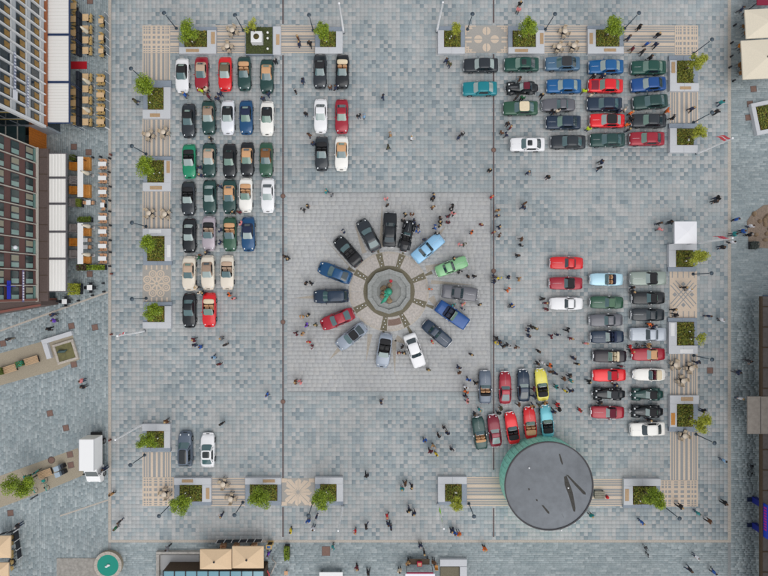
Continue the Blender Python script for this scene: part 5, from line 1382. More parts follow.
for y0, y1 in ((156.5, 197), (223, 264)):
    a, b = P(77.5, y1, 2.1), P(83, y0, 2.1); t = empty('bar_canopy', ((a.x + b.x) / 2, (a.y + b.y) / 2, .004)); w, l = b.x - a.x, b.y - a.y
    part('canopy', MB().box((0, 0, 2.08), (w, l, .08), b=.02), M_white, t)
    for s in (-1, 1): part('post', MB().box((-w / 2 + .1, s * (l / 2 - .1), 1.02), (.07, .07, 2.04)), M_dkm, t)
    reg(t, 'long narrow white bar canopy on the brick building terrace', 'canopy', 'bar canopies')
M_para = mat('parasol_cream', srgb(222, 212, 192), .8, noise=.04)
cl_can = MB().lathe([(.05, .95), (.24, 1.05), (.26, 1.3), (.17, 1.9), (.07, 2.4)], n=10).mesh('folded_canopy', [M_para]); cl_pole = MB().lathe([(.03, 0), (.03, 2.55), (.045, 2.56), (.03, 2.62)], n=8).mesh('pole', [M_dkm]); cl_base = MB().lathe([(.24, 0), (.24, .06), (.06, .1)], n=12).mesh('base', [M_slabgrey])
for px, py in ((80, 26), (82, 78), (82, 107), (81, 171), (82, 225), (82, 254)):
    c = P(px, py, 2.5); t = empty('closed_parasol', (c.x, c.y, .004)); put('folded_canopy', cl_can, t); put('pole', cl_pole, t); put('base', cl_base, t)
    reg(t, 'folded cream parasol standing on the terrace', 'parasol', 'folded terrace parasols')
def screen(p0, p1, n_, m, look, h=.95):
    a, b = P(*p0, .5), P(*p1, .5); a.z = b.z = .004; d = b - a; t = empty('terrace_screen', a, math.atan2(d.y, d.x)); L = d.length
    for k in range(n_ + 1): part('post', MB().box((L * k / n_, 0, h / 2), (.06, .06, h)), M_white, t)
    for k in range(n_): part('panel', MB().box((L * (k + .5) / n_, 0, h / 2 + .05), (L / n_ - .1, .03, h * .75)), m, t)
    reg(t, look, 'screen', 'low terrace screens')
M_scr = mat('screen_glass', srgb(120, 130, 136), .1, spec=.7)
for p0, p1, n_ in (((106.5, 14), (108, 55), 5), ((107.5, 73), (107.5, 128), 6), ((84, 128.5), (107, 128.5), 2)): screen(p0, p1, n_, M_scr, 'low glass terrace screen with white posts')
M_carpet = mat('red_carpet', srgb(176, 16, 32), .95, noise=.1, nscale=30)
a = P(79, 65.3); t = put('entrance_carpet', MB().box((0, 0, .004), (2.0, .95, .02)).mesh('entrance_carpet', [M_carpet]), None, (a.x, a.y, .006)); reg(t, 'red entrance carpet laid between the terraces', 'carpet')
bollard_post = MB().lathe([(.12, 0), (.12, .42), (.09, .48), (.02, .5)], n=10)
bm_black = bollard_post.mesh('bollard', [M_dkm]); bm_red = bollard_post.mesh('bollard', [mat('rust_paint', srgb(120, 66, 58), .7)])
for px, py in ((91, 156.5), (99, 156), (108, 157.5), (107.5, 171.5), (108.5, 186), (108, 200), (108, 211), (108.5, 225), (108.5, 240), (108.5, 252), (108, 266), (101.5, 283.2), (102.2, 291.8), (90.5, 295.5), (76.5, 300.8), (55, 301.5),
               (737, 23.5), (734, 41.2), (733.8, 54.7), (732.3, 65.8), (736, 79.3)):
    c = P(px, py, .6); o = put('bollard', bm_black, None, (c.x, c.y, .004)); reg(o, 'short black bollard', 'bollard', 'black bollards at the terraces')
for px, py in ((109, 153.8), (109.8, 273.7), (109.6, 334.6), (108.3, 441)):
    c = P(px, py, .6); o = put('bollard', bm_red, None, (c.x, c.y, .012)); reg(o, 'rust-red bollard on the border course', 'bollard', 'rust-red bollards')
M_rust = mat('rust_cover', srgb(122, 96, 86), .8, noise=.2, nscale=12)
hat = MB(); hat.box((0, 0, .004), (.66, .66, .02), b=.004)
hatm = hat.mesh('cover_plate', [M_rust]); hfr = MB()
for s in (-1, 1): hfr.box((s * .36, 0, .003), (.05, .78, .022)); hfr.box((0, s * .36, .0025), (.66, .05, .021))
hfm = hfr.mesh('frame', [M_dark])
for px, py, rz in ((71.5, 326, .2), (95, 327.3, .2), (3, 343.5, .2), (74, 364.5, .2), (50, 413.3, .2), (66, 428, .2), (70, 454.5, .2), (10.5, 513, .1), (74, 146.8, 0), (88.7, 152.3, 0), (753.5, 89, .1), (750, 104, .1), (748.3, 117.5, .1), (89.8, 274, 0), (710, 370.5, 0), (90, 1, 0), (71, 465, .2)):
    c = P(px, py); t = empty('utility_cover', (c.x, c.y, .004), rz); put('cover_plate', hatm, t); put('frame', hfm, t); reg(t, 'square rusty utility cover in the paving', 'utility cover', 'square utility covers')
c = P(326, 551); t = empty('utility_cover', (c.x, c.y, .004)); part('cover_plate', MB().box((0, 0, .004), (.95, 1.1, .02)), M_rust, t); part('frame', MB().box((0, 0, .0), (1.05, 1.2, .012)), M_dark, t); reg(t, 'large square brown cover plate in the lower street', 'utility cover')
for px, py in ((283, 322), (283, 401.6), (283, 196), (493.6, 150), (493.6, 271)):
    c = P(px, py); t = empty('drain_box', (c.x, c.y, .012)); part('lid', MB().lathe([(.26, 0), (.26, .012), (.2, .016)], n=14), M_rust, t); part('ring', MB().torus((0, 0, .008), .29, .02, 'z', 16, 5), M_dark, t); reg(t, 'round brown inspection lid on the drain channel', 'drain lid', 'drain channel lids')
c = P(51.5, 460); t = empty('drain_box', (c.x, c.y, .02)); part('lid', MB().lathe([(.4, 0), (.4, .012), (.3, .016)], n=16), M_rust, t); part('ring', MB().torus((0, 0, .008), .43, .02, 'z', 16, 5), M_dark, t); reg(t, 'round brown cover on the cobbled strip', 'drain lid')

# round café sets on the inlay strips
M_stone_t = mat('pale_table', srgb(214, 200, 182), .6, noise=.1); M_wick = mat('pale_wicker', srgb(190, 174, 152), .75, noise=.2, nscale=20)
rt = MB().lathe([(.30, .70), (.32, .72), (.32, .75), (.05, .76)], n=16).mesh('table_top', [M_stone_t]); rl = MB().lathe([(.25, 0), (.22, .04), (.04, .08), (.04, .70)], n=10).mesh('pedestal', [M_dkm])
for px, py in ((232, 30), (227, 46), (148, 134.5), (163, 132), (148.5, 213), (164.5, 214), (565, 31), (559, 46.5), (574, 45.5), (676, 365), (691.5, 368.5), (683.5, 381), (685, 436), (164, 494.5), (223, 484.5), (230.5, 499), (684, 296)):
    if (px, py) == (684, 296): continue
    c = P(px, py, .7); t = empty('round_table', (c.x, c.y, .022)); put('table_top', rt, t); put('pedestal', rl, t); reg(t, 'pale round cafe table on the striped inlay', 'table', 'round cafe tables')
    a0 = R.uniform(0, 6)
    for k in range(4):
        a = a0 + k * math.pi / 2 + R.uniform(-.2, .2); chair(Vector((c.x + .52 * math.cos(a), c.y + .52 * math.sin(a), .022)), a + math.pi / 2, M_wick, 'pale wicker cafe chair on the striped inlay', 'cafe chairs on the inlays')
# planters with greenery on the terrace
def tub(px, py, w, l, h, m, look, leafm, rz=0, n=500, hh=.45, name='plant_box'):
    c = P(px, py, h); t = empty(name, (c.x, c.y, .004), rz)
    part('box', MB().box((0, 0, h / 2), (w, l, h), b=.02), m, t)
    rnd = random.Random(int(px * 9 + py)); 
    vs, fs, ms = leaf_cloud(n, lambda: (Vector((rnd.uniform(-w / 2, w / 2) * 1.05, rnd.uniform(-l / 2, l / 2) * 1.05, h + rnd.uniform(-.02, hh))), Vector((0, 0, 1))), .09, rnd, lambda: rnd.randrange(len(leafm)))
    mb = MB(); mb.v, mb.f, mb.m, mb.sm = vs, fs, ms, [False] * len(fs); o = put('foliage', mb.mesh('foliage', leafm), t); o['kind'] = 'stuff'
    reg(t, look, 'planter')
tub(85, 219.5, 1.5, .6, .5, M_dkm, 'low green plant box between the bar canopies', [M_shrub[3], M_leafA[2]]); tub(83, 267.5, 1.2, .7, .5, M_dkm, 'plant box with dark red shrub below the bar canopy', [mat('leaf_wine', srgb(82, 48, 48), .7), M_shrub[3]]); tub(97, 267.5, 2.0, .6, .5, M_dkm, 'plant box with bright green shrubs at the terrace end', M_leafA + [M_shrub[3]], n=700)
tub(76, 289, 1.2, 1.3, .5, M_dkm, 'bushy yellow-green plant at the terrace corner', M_leafY, n=900, hh=.9); tub(73.5, 158, .6, .6, .6, M_dkm, 'potted dark green shrub by the ribbed awning', [M_shrub[3]]); tub(79.5, 203, .5, .9, .6, M_dkm, 'potted shrub beside the small white table', [M_shrub[0]])
tub(287, 552.5, .6, 1.6, .5, M_dkm, 'narrow green plant box at the lower street', M_leafA + [M_shrub[3]], n=600)

# ------------------------------------------------------------------ left lower: cobbled strips, beds, bicycles
M_cob2 = mat('tan_cobbles', srgb(158, 148, 130), .85, noise=.2, nscale=12, bump=.4, stain=.12)
def ground_poly(name, pts, z, m, label):
    q = [P(x, y) for x, y in pts]; o = put(name, MB().prism([(v.x, v.y) for v in q][::-1], -.01, z).mesh(name, [m])); struct(o, label, 'paving'); return o
ground_poly('cobbled_strip', [(-20, 359), (72, 333), (80, 359), (60, 369), (-20, 391)], .010, M_cob2, 'tan cobbled strip with a stone-rimmed bed on the slate street')
ground_poly('cobbled_strip', [(-20, 483), (78, 448), (84, 475), (40, 493), (-20, 515)], .010, M_cob2, 'tan cobbled strip with tree and bicycles on the slate street')
th = math.radians(17)
c = P(65, 352, .3); t = empty('stone_bed', (c.x, c.y, .008), th)
part('soil', MB().box((0, 0, .1), (2.1, 2.0, .2)), mat('murky_bed', srgb(104, 100, 62), .5, noise=.25, nscale=3), t)
for bx in (((0, 1.14), (2.7, .28)), ((0, -1.14), (2.7, .28)), ((-1.21, 0), (.3, 1.99)), ((1.21, 0), (.3, 1.99))): part('rim', MB().box((*bx[0], .14), (*bx[1], .28), b=.02), M_border, t)
part('bench_arm', MB().box((-.4, 2.0, .22), (3.9, .55, .44), b=.02), M_bench, t); part('bench_arm', MB().box((-2.05, .75, .22), (.6, 1.93, .44), b=.02), M_bench, t)
part('statue_frog', MB().tube([(-.9, .2, .25), (-.5, .25, .5), (.0, .1, .35), (.3, .2, .25)], [.1, .2, .16, .05], 8), mat('dark_bronze', srgb(70, 90, 90), .5, metal=.4), t)
reg(t, 'square stone-rimmed bed with an L-shaped granite bench', 'planter'); LAND.append(('stone-rimmed bed', c.copy()))
def wbench(px, py, rz, look):
    c = P(px, py, .4); t = empty('wooden_bench', (c.x, c.y, .010), rz)
    for k in range(5): part('slat', MB().box((0, -.36 + k * .18, .44), (1.75, .15, .05), b=.01), M_wood, t)
    for s in (-1, 1): part('leg', MB().box((s * .7, 0, .21), (.08, .8, .42)), M_dkm, t)
    reg(t, look, 'bench')
wbench(31.5, 360.5, th, 'broad slatted wooden bench nearer the stone-rimmed bed'); wbench(9.5, 369, th, 'broad slatted wooden bench away from the stone-rimmed bed'); wbench(45, 473.5, math.radians(20), 'broad slatted wooden bench among the teal bicycles')
tub(21, 363.5, .8, .6, .35, M_dkm, 'dark green plant tub between the wooden benches', [M_shrub[3], M_pat], th); tub(2, 371, .5, .8, .35, M_dkm, 'plant tub at the end of the wooden benches', [M_shrub[3]], th)
M_bteal = mat('bike_teal', srgb(20, 140, 130), .4)
def bike(px, py, rz, m, look):
    c = P(px, py, .5); t = empty('bicycle', (c.x, c.y, .010), rz)
    for y in (-.52, .52): part('wheel', MB().torus((0, y, .33), .31, .022, 'x', 20, 6), TYRE, t)
    fr = part('frame', MB().tube([(0, -.52, .33), (0, -.1, .32), (0, -.22, .8)], .022).tube([(0, -.1, .32), (0, .36, .78)], .025).tube([(0, -.2, .72), (0, .36, .80)], .022).tube([(0, .52, .33), (0, .36, .86)], .02), m, t)
    part('handlebar', MB().tube([(-.28, .24, .98), (-.2, .34, 1.0), (0, .36, .98), (.2, .34, 1.0), (.28, .24, .98)], .018), M_dkm, t)
    part('saddle', MB().ball((0, -.26, .88), (.09, .15, .05)), TYRE, t); part('basket', MB().box((0, .58, .82), (.34, .28, .22), b=.02), m, t); part('mudguard', MB().box((0, -.55, .67), (.10, .45, .03)), m, t)
    reg(t, look, 'bicycle', 'parked bicycles')
bike(31, 474.5, 1.9, M_bteal, 'teal share bicycle by the lone bushy tree, wooden bench side'); bike(34.5, 473, 2.2, M_bteal, 'teal share bicycle touching the wooden bench'); bike(33, 487, .5, M_bteal, 'teal share bicycle under the lone bushy tree'); bike(46, 484.5, .2, M_bteal, 'teal share bicycle at the strip edge')
def cargo(px, py, look):
    c = P(px, py, .5); t = empty('litter_bin', (c.x, c.y, .010), math.radians(20))
    part('box', MB().box((0, 0, .5), (.62, .55, 1.0), b=.04), mat('bin_blue_grey', srgb(140, 156, 172), .4), t); part('lid', MB().box((0, 0, 1.03), (.66, .6, .06), b=.02), mat('bin_lid', srgb(160, 176, 190), .4), t); part('stand', MB().box((.5, 0, .35), (.3, .5, .7), b=.03), M_dkm, t)
    reg(t, look, 'bin', 'litter bins')
cargo(58.8, 467.5, 'pale blue litter bin, upper of the pair by the van'); cargo(60, 473.3, 'pale blue litter bin, lower of the pair by the van')
c = P(34.5, 497); t = put('fallen_rail', MB().box((0, 0, .05), (1.1, .14, .1), b=.02).mesh('kerb_block', [M_dkm]), None, (c.x, c.y, .004), .55); t.name = 'kerb_block'; reg(t, 'dark loose kerb block at the edge of the cobbled strip', 'kerb block')

# ------------------------------------------------------------------ bottom left: parasols, pool
def parasol(px, py, wpx, lpx, h, m, look, rz=0, grp=None):
    c = P(px, py, h); f = (CAM_H - h) / CAM_H / PXM; w, l = wpx * f / 2, lpx * f / 2
    t = empty('parasol', (c.x, c.y, .004), rz); q = []; z0 = h - .05
    pts = [(-w, -l), (0, -l), (w, -l), (w, 0), (w, l), (0, l), (-w, l), (-w, 0)]
    vs = [(x, y, z0 - .22 + (.03 if k % 2 else 0)) for k, (x, y) in enumerate(pts)] + [(x * .55, y * .55, z0 + .08) for x, y in pts] + [(0, 0, z0 + .42)] + [(x, y, z0 - .36) for x, y in pts]
    fs = [(i, (i + 1) % 8, 8 + (i + 1) % 8, 8 + i) for i in range(8)] + [(8 + i, 8 + (i + 1) % 8, 16) for i in range(8)] + [(17 + i, 17 + (i + 1) % 8, (i + 1) % 8, i) for i in range(8)]
    mb = MB(); mb.add(vs, fs); part('canopy', mb, m, t)
    part('pole', MB().lathe([(.04, 0), (.04, h + .3)], n=8), M_dkm, t); part('finial', MB().ball((0, 0, h + .42), (.13, .13, .08)), M_dkm, t); part('base', MB().lathe([(.45, 0), (.45, .08), (.08, .12)], n=14), M_dkm, t)
    for k in range(8):
        x, y = pts[k]; part('rib', MB().tube([(0, 0, z0 + .34), (x * .97, y * .97, z0 - .27)], .015, 5), M_dkm, t)
    reg(t, look, 'parasol', grp)
M_ptan = mat('parasol_tan', srgb(218, 190, 156), .8, noise=.04)
parasol(215, 560.5, 31.5, 20, 2.6, M_ptan, 'square tan parasol at the bar, farther from the bar sign'); parasol(247.3, 558.5, 31.5, 22, 2.7, M_ptan, 'square tan parasol at the bar, beside the yellow framed board')
parasol(-1, 548, 20, 22, 2.5, M_ptan, 'pale tan parasol above yellow chairs'); parasol(-3, 573, 20, 18, 2.5, M_ptan, 'pale tan parasol half hidden behind its neighbour')
for y in (537, 543, 552, 556, 562, 568): chair(P(11.5, y, .5) * 1.0 - Vector((0, 0, .496)), math.pi / 2, M_yel, 'yellow terrace chair under the pale parasols', 'yellow chairs')
screen((16, 531), (20, 558), 3, M_dkm, 'dark slatted terrace screen by yellow chairs'); screen((0, 534), (16, 530.5), 2, M_dkm, 'dark slatted terrace screen at the end of yellow chairs')
pc2 = P(107.8, 565.5, .5); t = empty('round_pool', (pc2.x, pc2.y, .004))
for k in range(14): part('rim_stone', annulus(1.33, 1.72, 2 * math.pi * k / 14 + .01, 2 * math.pi * (k + 1) / 14 - .01, .5, 3), M_border, t)
part('wall', MB().lathe([(1.70, 0), (1.70, .475)], n=32, smooth=False), M_cob2, t); part('water', MB().lathe([(1.34, .3), (1.34, .482)], n=32, smooth=False), mat('pool_turquoise', srgb(0, 138, 120), .12, spec=.6), t)
part('spout', MB().ball((.1, .05, .56), (.22, .14, .12)).ball((-.15, -.12, .55), (.2, .1, .09)), M_white, t)
reg(t, 'round turquoise basin with stone rim', 'basin'); LAND.append(('round turquoise basin', pc2.copy()))
ground_poly('stone_platform', [(57, 558), (100, 558), (100, 580), (57, 580)], .06, mat('platform_stone', srgb(150, 146, 140), .8, noise=.2, nscale=3), 'worn pale stone platform beside the round basin')
# bar at bottom
t = empty('bar_terrace', (P(195, 560).x, P(0, 560).y, .004)); o0 = t.location
def bq(x0, y0, x1, y1, z0, z1, nm, m, b=.02):
    h = (z0 + z1) / 2; a, bb = P(x0, y1, z1), P(x1, y0, z1); part(nm, MB().box(((a.x + bb.x) / 2 - o0.x, (a.y + bb.y) / 2 - o0.y, (z0 + z1) / 2), (bb.x - a.x, bb.y - a.y, z1 - z0), b=b), m, t)
M_concr = mat('worn_concrete', srgb(168, 164, 158), .8, noise=.18, nscale=3)
bq(156, 552, 200, 554.5, 0, .5, 'low_wall', M_concr); bq(156, 554.7, 159, 577, 0, .5, 'low_wall', M_concr); bq(159.5, 555, 199, 570, 0, .12, 'step', M_slabgrey)
bq(166, 568.5, 200, 570.5, 0, .9, 'counter', M_dkbrown)
reg(t, 'low concrete walls of the lower street bar', 'wall')
t = empty('glass_bar', (P(215, 582).x, P(0, 582, 2.4).y, .004)); o0 = t.location
bq(163, 571, 264, 600, 0, 2.2, 'wall', M_dkbrown); 
for k in range(9): bq(163.5 + k * 11.2, 571.5, 174.2 + k * 11.2, 600, 2.2, 2.32, 'roof_pane', mat('cyan_glass', srgb(112, 158, 172), .08, spec=.8), 0)
for k in range(10): bq(162.6 + k * 11.2, 571.2, 163.6 + k * 11.2, 600, 2.2, 2.38, 'glazing_bar', M_dkm, 0)
reg(t, 'bar building with blue glass roof panes', 'building')
for x in (223, 236, 254): sofa(x, 546.5, .65, .5, M_peach, 'peach seat in the row before the bar')
screen((217, 541.5), (262, 540.5), 6, M_dkm, 'dark terrace screen before the tan parasols', .9)
c = P(270, 544.5, .5); t = empty('menu_board', (c.x, c.y, .004)); part('board', MB().box((0, 0, .55), (.55, .14, 1.05)), BLK, t)
for s in (-1, 1): part('frame_side', MB().box((s * .31, 0, .55), (.07, .2, 1.1)), M_yel, t)
part('frame_top', MB().box((0, 0, 1.13), (.69, .5, .07)), M_yel, t); part('screen', MB().box((0, 0, 1.172), (.40, .30, .012)), mat('screen_blue', srgb(30, 90, 150), .2), t); part('foot', MB().box((0, 0, .03), (.69, .5, .06)), M_yel, t)
reg(t, 'yellow framed menu board on the lower street', 'sign')
for pts, m, lk in (([(262, 566), (266, 569), (269, 574), (270, 580)], mat('hose_red', srgb(196, 60, 66), .5), 'red curved rail beside the glass bar'), ([(271, 574), (274, 567), (276, 563), (272, 559)], M_concr, 'pale curved low rail beside the bar')):
    q = [P(x, y, .5) for x, y in pts]; b0_ = q[0].copy(); b0_.z = 0
    o = part('curved_rail', MB().tube([v - b0_ for v in q], .09, 8), m, None, b0_)
    for v in (q[0], q[-1]): part('post', MB().box((v.x - b0_.x, v.y - b0_.y, .22), (.08, .08, .44)), m, o)
    reg(o, lk, 'rail')
c = P(286, 573, .6); t = empty('stool', (c.x, c.y, .004)); part('seat', MB().box((0, 0, .6), (.45, .5, .08), b=.02), M_peach, t); part('leg', MB().box((0, 0, .28), (.1, .1, .56)), M_dkm, t); reg(t, 'small peach stool below the narrow plant box', 'stool')
# market stall and L bench
c = P(420, 576, 1.8); t = empty('market_stall', (c.x, c.y, .004))
part('canopy', MB().box((0, -.4, 2.0), (3.6, 1.6, .1), b=.03), mat('stall_white', srgb(236, 232, 242), .6), t); part('valance', MB().box((0, .43, 1.9), (3.2, .05, .22)), mat('stall_pink', srgb(190, 60, 96), .7), t)
for s in (-1, 1): part('post', MB().box((s * 1.6, .3, .98), (.06, .06, 1.95)), M_dkm, t)
part('table_top', MB().box((0, 1.2, .78), (2.5, .7, .06)), M_dkbrown, t)
for s in (-1, 1): part('leg', MB().box((s * 1.1, 1.2, .375), (.07, .6, .75)), M_dkm, t)
reg(t, 'market stall with white canopy and dark counter', 'market stall'); LAND.append(('market stall', c.copy()))
c = P(419.5, 563.5, .9); t = empty('goods_box', (c.x, c.y, .81)); part('box', MB().box((0, 0, .17), (.6, .55, .34), b=.02), mat('box_red', srgb(190, 40, 70), .6), t); part('lining', MB().box((0, 0, .345), (.4, .35, .01)), M_peach, t); reg(t, 'red box standing on the market stall counter', 'box')
chair(P(433.5, 565, .5) * Vector((1, 1, 0)) + Vector((0, 0, .004)) if False else Vector((P(436, 565).x, P(436, 565).y, .004)), 0, M_woodo, 'orange wooden chair beside the market stall', None)
t = empty('stone_bench', (P(454, 570).x, P(0, 570).y, .004)); o0 = t.location
bq(440, 559.5, 467, 566.5, 0, .45, 'bench_block', M_bench); bq(460, 566.8, 467, 585, 0, .45, 'bench_block', M_bench); bq(440.5, 567, 459.5, 585, 0, .2, 'bed', M_cob)
reg(t, 'L-shaped granite bench around a brown bed by the market stall', 'bench')
t = empty('stall_table', (P(331, 576, .8).x, P(0, 577, .8).y, .004)); part('table_top', MB().box((0, 0, .8), (2.9, 1.2, .08), b=.02), M_white, t)
for s in (-1, 1): part('leg', MB().box((s * 1.2, 0, .38), (.08, .9, .76)), M_dkm, t)
reg(t, 'long white table at the lower street', 'table')
# bench on the strip by the pavilion
c = P(599.5, 495, .4); t = empty('wooden_bench', (c.x, c.y, .024))
for k in range(4): part('slat', MB().box((0, -.36 + k * .24, .44), (1.3, .2, .05), b=.01), mat('weathered_wood', srgb(140, 134, 120), .8, noise=.2, nscale=12), t)
for s in (-1, 1): part('leg', MB().box((s * .5, 0, .21), (.08, .9, .42)), M_dkm, t)
reg(t, 'weathered bench beside the round kiosk', 'bench')
o = put('backpack', MB().ball((0, 0, .2), (.22, .18, .24), 10, 6).ball((0, .14, .14), (.15, .1, .14), 8, 5).mesh('backpack', [CLOM['red']]), None, (P(607.3, 497.3, .2).x, P(607.3, 497.3, .2).y, .03)); reg(o, 'red bag set down beside the weathered bench', 'bag')

# ------------------------------------------------------------------ right side
parasol(768, 22, 42, 29, 2.9, M_para, 'big square cream parasol nearer the maroon awning', .05); parasol(766, 58, 45, 39, 2.9, M_para, 'big square cream parasol nearer the slate planter box', .05)
M_brch = mat('chair_brown', srgb(122, 84, 44), .7, noise=.15)
for x, y in ((744, 26), (746, 33), (740, 46), (742, 50), (740, 65), (742, 68), (741, 73), (746, 15)): chair(Vector((P(x, y, .5).x, P(x, y, .5).y, .004)), R.uniform(0, 6), M_brch if R.random() < .7 else M_ora, 'brown terrace chair at the cream parasols', 'brown terrace chairs')
a, b = P(757, 5, 2.6), P(790, -20, 2.6); t = empty('maroon_awning', ((a.x + b.x) / 2, (a.y + b.y) / 2, .004)); part('canopy', MB().box((0, 0, 2.55), (b.x - a.x, b.y - a.y, .1), b=.03), mat('maroon_fabric', srgb(128, 20, 52), .8), t)
for sy_ in (-1, 1): part('post', MB().box((-(b.x - a.x) / 2 + .1, sy_ * 1.2, 1.25), (.07, .07, 2.5)), M_dkm, t)
reg(t, 'maroon awning beyond the cream parasols', 'awning')
c = P(766, 117, .5); t = empty('planter_box', (c.x, c.y, .004), .2)
for bx in (((0, 1.75), (3.0, .5)), ((0, -1.75), (3.0, .5)), ((-1.25, 0), (.5, 2.99)), ((1.25, 0), (.5, 2.99))): part('bench_block', MB().box((*bx[0], .25), (*bx[1], .5), b=.02), M_bench, t)
part('soil', MB().box((0, 0, .17), (1.99, 2.99, .34)), M_soil, t); s_ = put('shrubs', shrub_bed(1.9, 2.9, .34, 77), t); s_['kind'] = 'stuff'
reg(t, 'tilted granite planter box near the cream parasols', 'planter')
# brown rock bed
c = P(762, 226); t = empty('rock_bed', (c.x, c.y, 0)); rnd = random.Random(8)
part('bed', MB().prism([(-1.9, .6), (-1.7, -1.9), (-.6, -2.7), (2.5, -2.9), (2.5, 2.8), (.2, 2.6), (-1.2, 1.6)], -.01, .05), mat('bed_soil', srgb(136, 120, 106), .9, noise=.25, nscale=8, bump=.4), t)
for k in range(12):
    mb = MB(); mb.ball((0, 0, 0), (rnd.uniform(.2, .45), rnd.uniform(.2, .4), rnd.uniform(.15, .3)), 8, 5); mb.v = [(x * rnd.uniform(.85, 1.15), y * rnd.uniform(.85, 1.15), z * rnd.uniform(.85, 1.1)) for x, y, z in mb.v]
    part('rock', mb, M_rock, t, (rnd.uniform(-1.3, 1.8), rnd.uniform(-2.0, 1.8), .12))
reg(t, 'brown bed of rounded rocks at the edge of the slate street', 'rock bed')
tub(753.5, 245.5, .9, .9, .3, M_dkm, 'low dark shrub tub beside the rock bed', [mat('leaf_greygreen', srgb(74, 82, 78), .8)])
# tall building on the right edge
xR = P(754, 0).x
t = empty('arcade_building', (xR + 7, -20.5, 0)); L0 = 42.0; yN_ = P(0, 296).y
part('wall', MB().box((.6, 0, 8), (12.8, 2 * (yN_ + 20.5), 16)), mat('dark_wall', srgb(84, 76, 70), .8, noise=.15, nscale=4), t)
part('roof', MB().box((.6, 0, 16.15), (13, 2 * (yN_ + 20.5) + .2, .3)), M_flat, t)
hy = yN_ + 20.5
for k in range(16):
    y = -hy + (k + .5) * 2 * hy / 16
    w = part('shop_window', MB().box((-5.83, y, 1.3), (.06, 2 * hy / 16 - .3, 2.2)), M_win, t); part('sill', MB().box((-.06, 0, -1.1), (.16, 2 * hy / 16 - .25, .12)), M_white, w, (-5.83, y, 1.3))
    w.data.transform(Matrix.Translation((0, 0, 0)))
    part('mullion', MB().box((-5.86, y + hy / 16, 1.3), (.14, .14, 2.6)), M_blueframe, t)
    for s in range(4): 
        w2 = part('window', MB().box((-5.82, y, 5.0 + s * 2.9), (.06, 1.4, 1.7)), M_win, t)
part('fascia', MB().box((45.05 - xR - 7, 0, 2.8), (.22, 2 * hy, .34), b=.02), M_dkbrown, t)
part('arcade_roof', MB().box((45.17 + .6 - xR - 7, 0, 2.8), (1.2, 2 * hy, .2)), mat('arcade_roof_grey', srgb(96, 90, 88), .8, noise=.15, nscale=3), t)
for k in range(16): part('rafter', MB().box((45.17 + .6 - xR - 7, -hy + (k + .5) * 2 * hy / 16, 2.92), (1.2, .12, .06)), M_dkbrown, t)
part('kick_strip', MB().box((-6.25, 0, .12), (.12, 2 * hy - .2, .2)), M_line, t)
sg = part('light_sign', MB().box((45.27 - xR - 7, P(0, 520, 3).y + 20.5, 3.28), (.12, 4.0, .64)), mat('sign_blue', srgb(30, 66, 190), .4), t)
for k in range(9): part('letter', MB().box((45.20 - xR - 7, P(0, 520, 3).y + 20.5 - 1.0 + k * .32, 3.3), (.04, .2, .40)), mat('sign_magenta', srgb(190, 40, 150), .4), sg)
reg(t, 'dark arcaded shop building with a blue and magenta sign', 'building')
a, b = P(748, 434, 3.0), P(790, 396.5, 3.0); t = empty('grey_canopy', ((a.x + b.x) / 2, (a.y + b.y) / 2, .004))
part('slab', MB().box((-.3, 0, 2.9), (b.x - a.x - .6, b.y - a.y, .2), b=.03), mat('canopy_concrete', srgb(156, 148, 140), .8, noise=.12, nscale=2, stain=.1), t); part('flashing', MB().box((-1.0, 0, 3.012), (.06, b.y - a.y - .1, .02)), M_dkm, t)
reg(t, 'flat concrete entrance canopy on the shop building', 'canopy')
for y in (502, 528):
    c = P(757, y, .8); t = empty('blue_stand', (c.x, c.y, .004)); part('panel', MB().box((.2, 0, .8), (.6, .7, 1.5), b=.03), mat('stand_blue', srgb(26, 40, 130), .5), t); part('foot', MB().box((-.3, 0, .06), (.8, .5, .12), b=.02), mat('stand_navy', srgb(22, 36, 64), .5), t); reg(t, 'blue display stand by the shop windows', 'display stand', 'blue display stands')
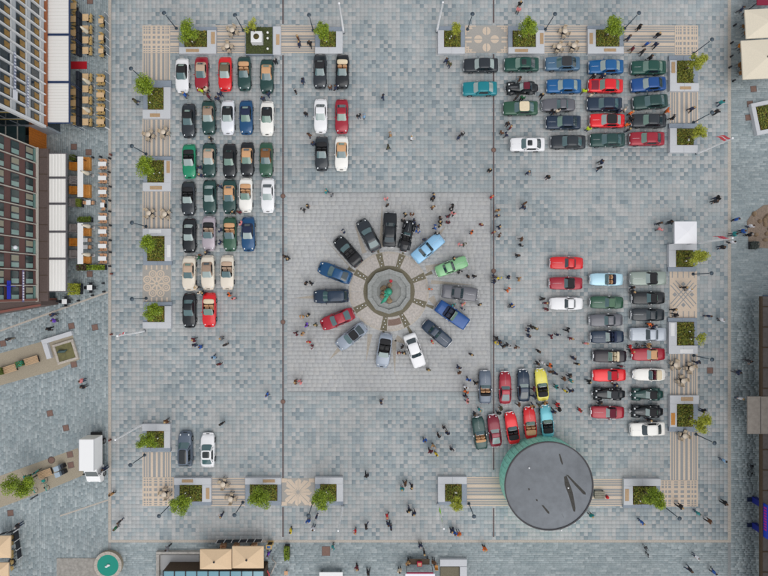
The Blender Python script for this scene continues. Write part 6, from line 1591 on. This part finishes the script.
# parked bicycle-like clutter on the right street
for x, y, rz in ((646, 551, .3), (750, 470, 0), (690, 509, 1)):
    if x == 690: continue
    bike(x, y, rz, M_dkm, 'dark bicycle parked on the slate street')

for ph_, px, py in (('red carpet', 79, 65), ('orange timber wall', 50, 130), ('low green plant box', 85, 219), ('bushy yellow-green corner plant', 76, 289), ('dark red shrub box', 83, 267), ('lone bushy tree', 17, 486), ('cream parasols', 757, 45), ('rock bed', 762, 226),
                    ('tilted granite planter box', 766, 117), ('yellow framed menu board', 270, 544), ('concrete entrance canopy', 760, 415), ('square hedge planter', 259, 40), ('pale parasols over yellow chairs', 0, 550), ('lime green banner', 440, 505)):
    LAND.append((ph_, P(px, py)))
# ------------------------------------------------------------------ labels
from collections import Counter
used = set()
def words(s): return len(s.split())
cnt = Counter(c[1] for c in CARS)
uniq = [c for c in CARS if cnt[c[1]] == 1]
for t, look, pos, short, col in CARS:
    cands = []
    if cnt[look] == 1:
        cands.append(look if words(look) >= 4 else look + ' parked on the square')
    nb = sorted((c for c in CARS if c[0] is not t), key=lambda c: (c[2] - pos).length)[:5]
    for c in nb: cands.append('%s beside the %s' % (look, c[1]))
    for c in nb: cands.append('%s, neighbour of the %s %s' % (look, c[4], c[3]))
    for o_, ph_ in LAND: pass
    lab = next((x for x in cands if x not in used and words(x) <= 16), cands[-1])
    used.add(lab); t['label'] = lab; t['category'] = 'van' if 'van' in short else 'car'; t['group'] = 'parked show cars'
marks = [(c[1], c[2]) for c in uniq] + [(a, b) for a, b in LAND]
bylook = Counter((r_[1]) for r_ in REG)
for o, look, cat_, group, pos in REG:
    p2 = Vector((pos.x, pos.y, 0))
    near = sorted(((Vector((q.x, q.y, 0)) - p2).length, ph_) for ph_, q in marks)[:7]
    cands = [look] if bylook[look] == 1 else []
    for d, ph_ in near:
        if ph_ in look: continue
        pre = 'beside' if d < 2.6 else ('near' if d < 9 else 'in the part of the square nearest')
        cands.append('%s %s the %s' % (look, pre, ph_))
    cands = [x for x in cands if words(x) <= 16] or [look]
    lab = next((x for x in cands[:5] if x not in used), cands[0])
    used.add(lab); o['label'] = lab; o['category'] = cat_
    if group: o['group'] = group
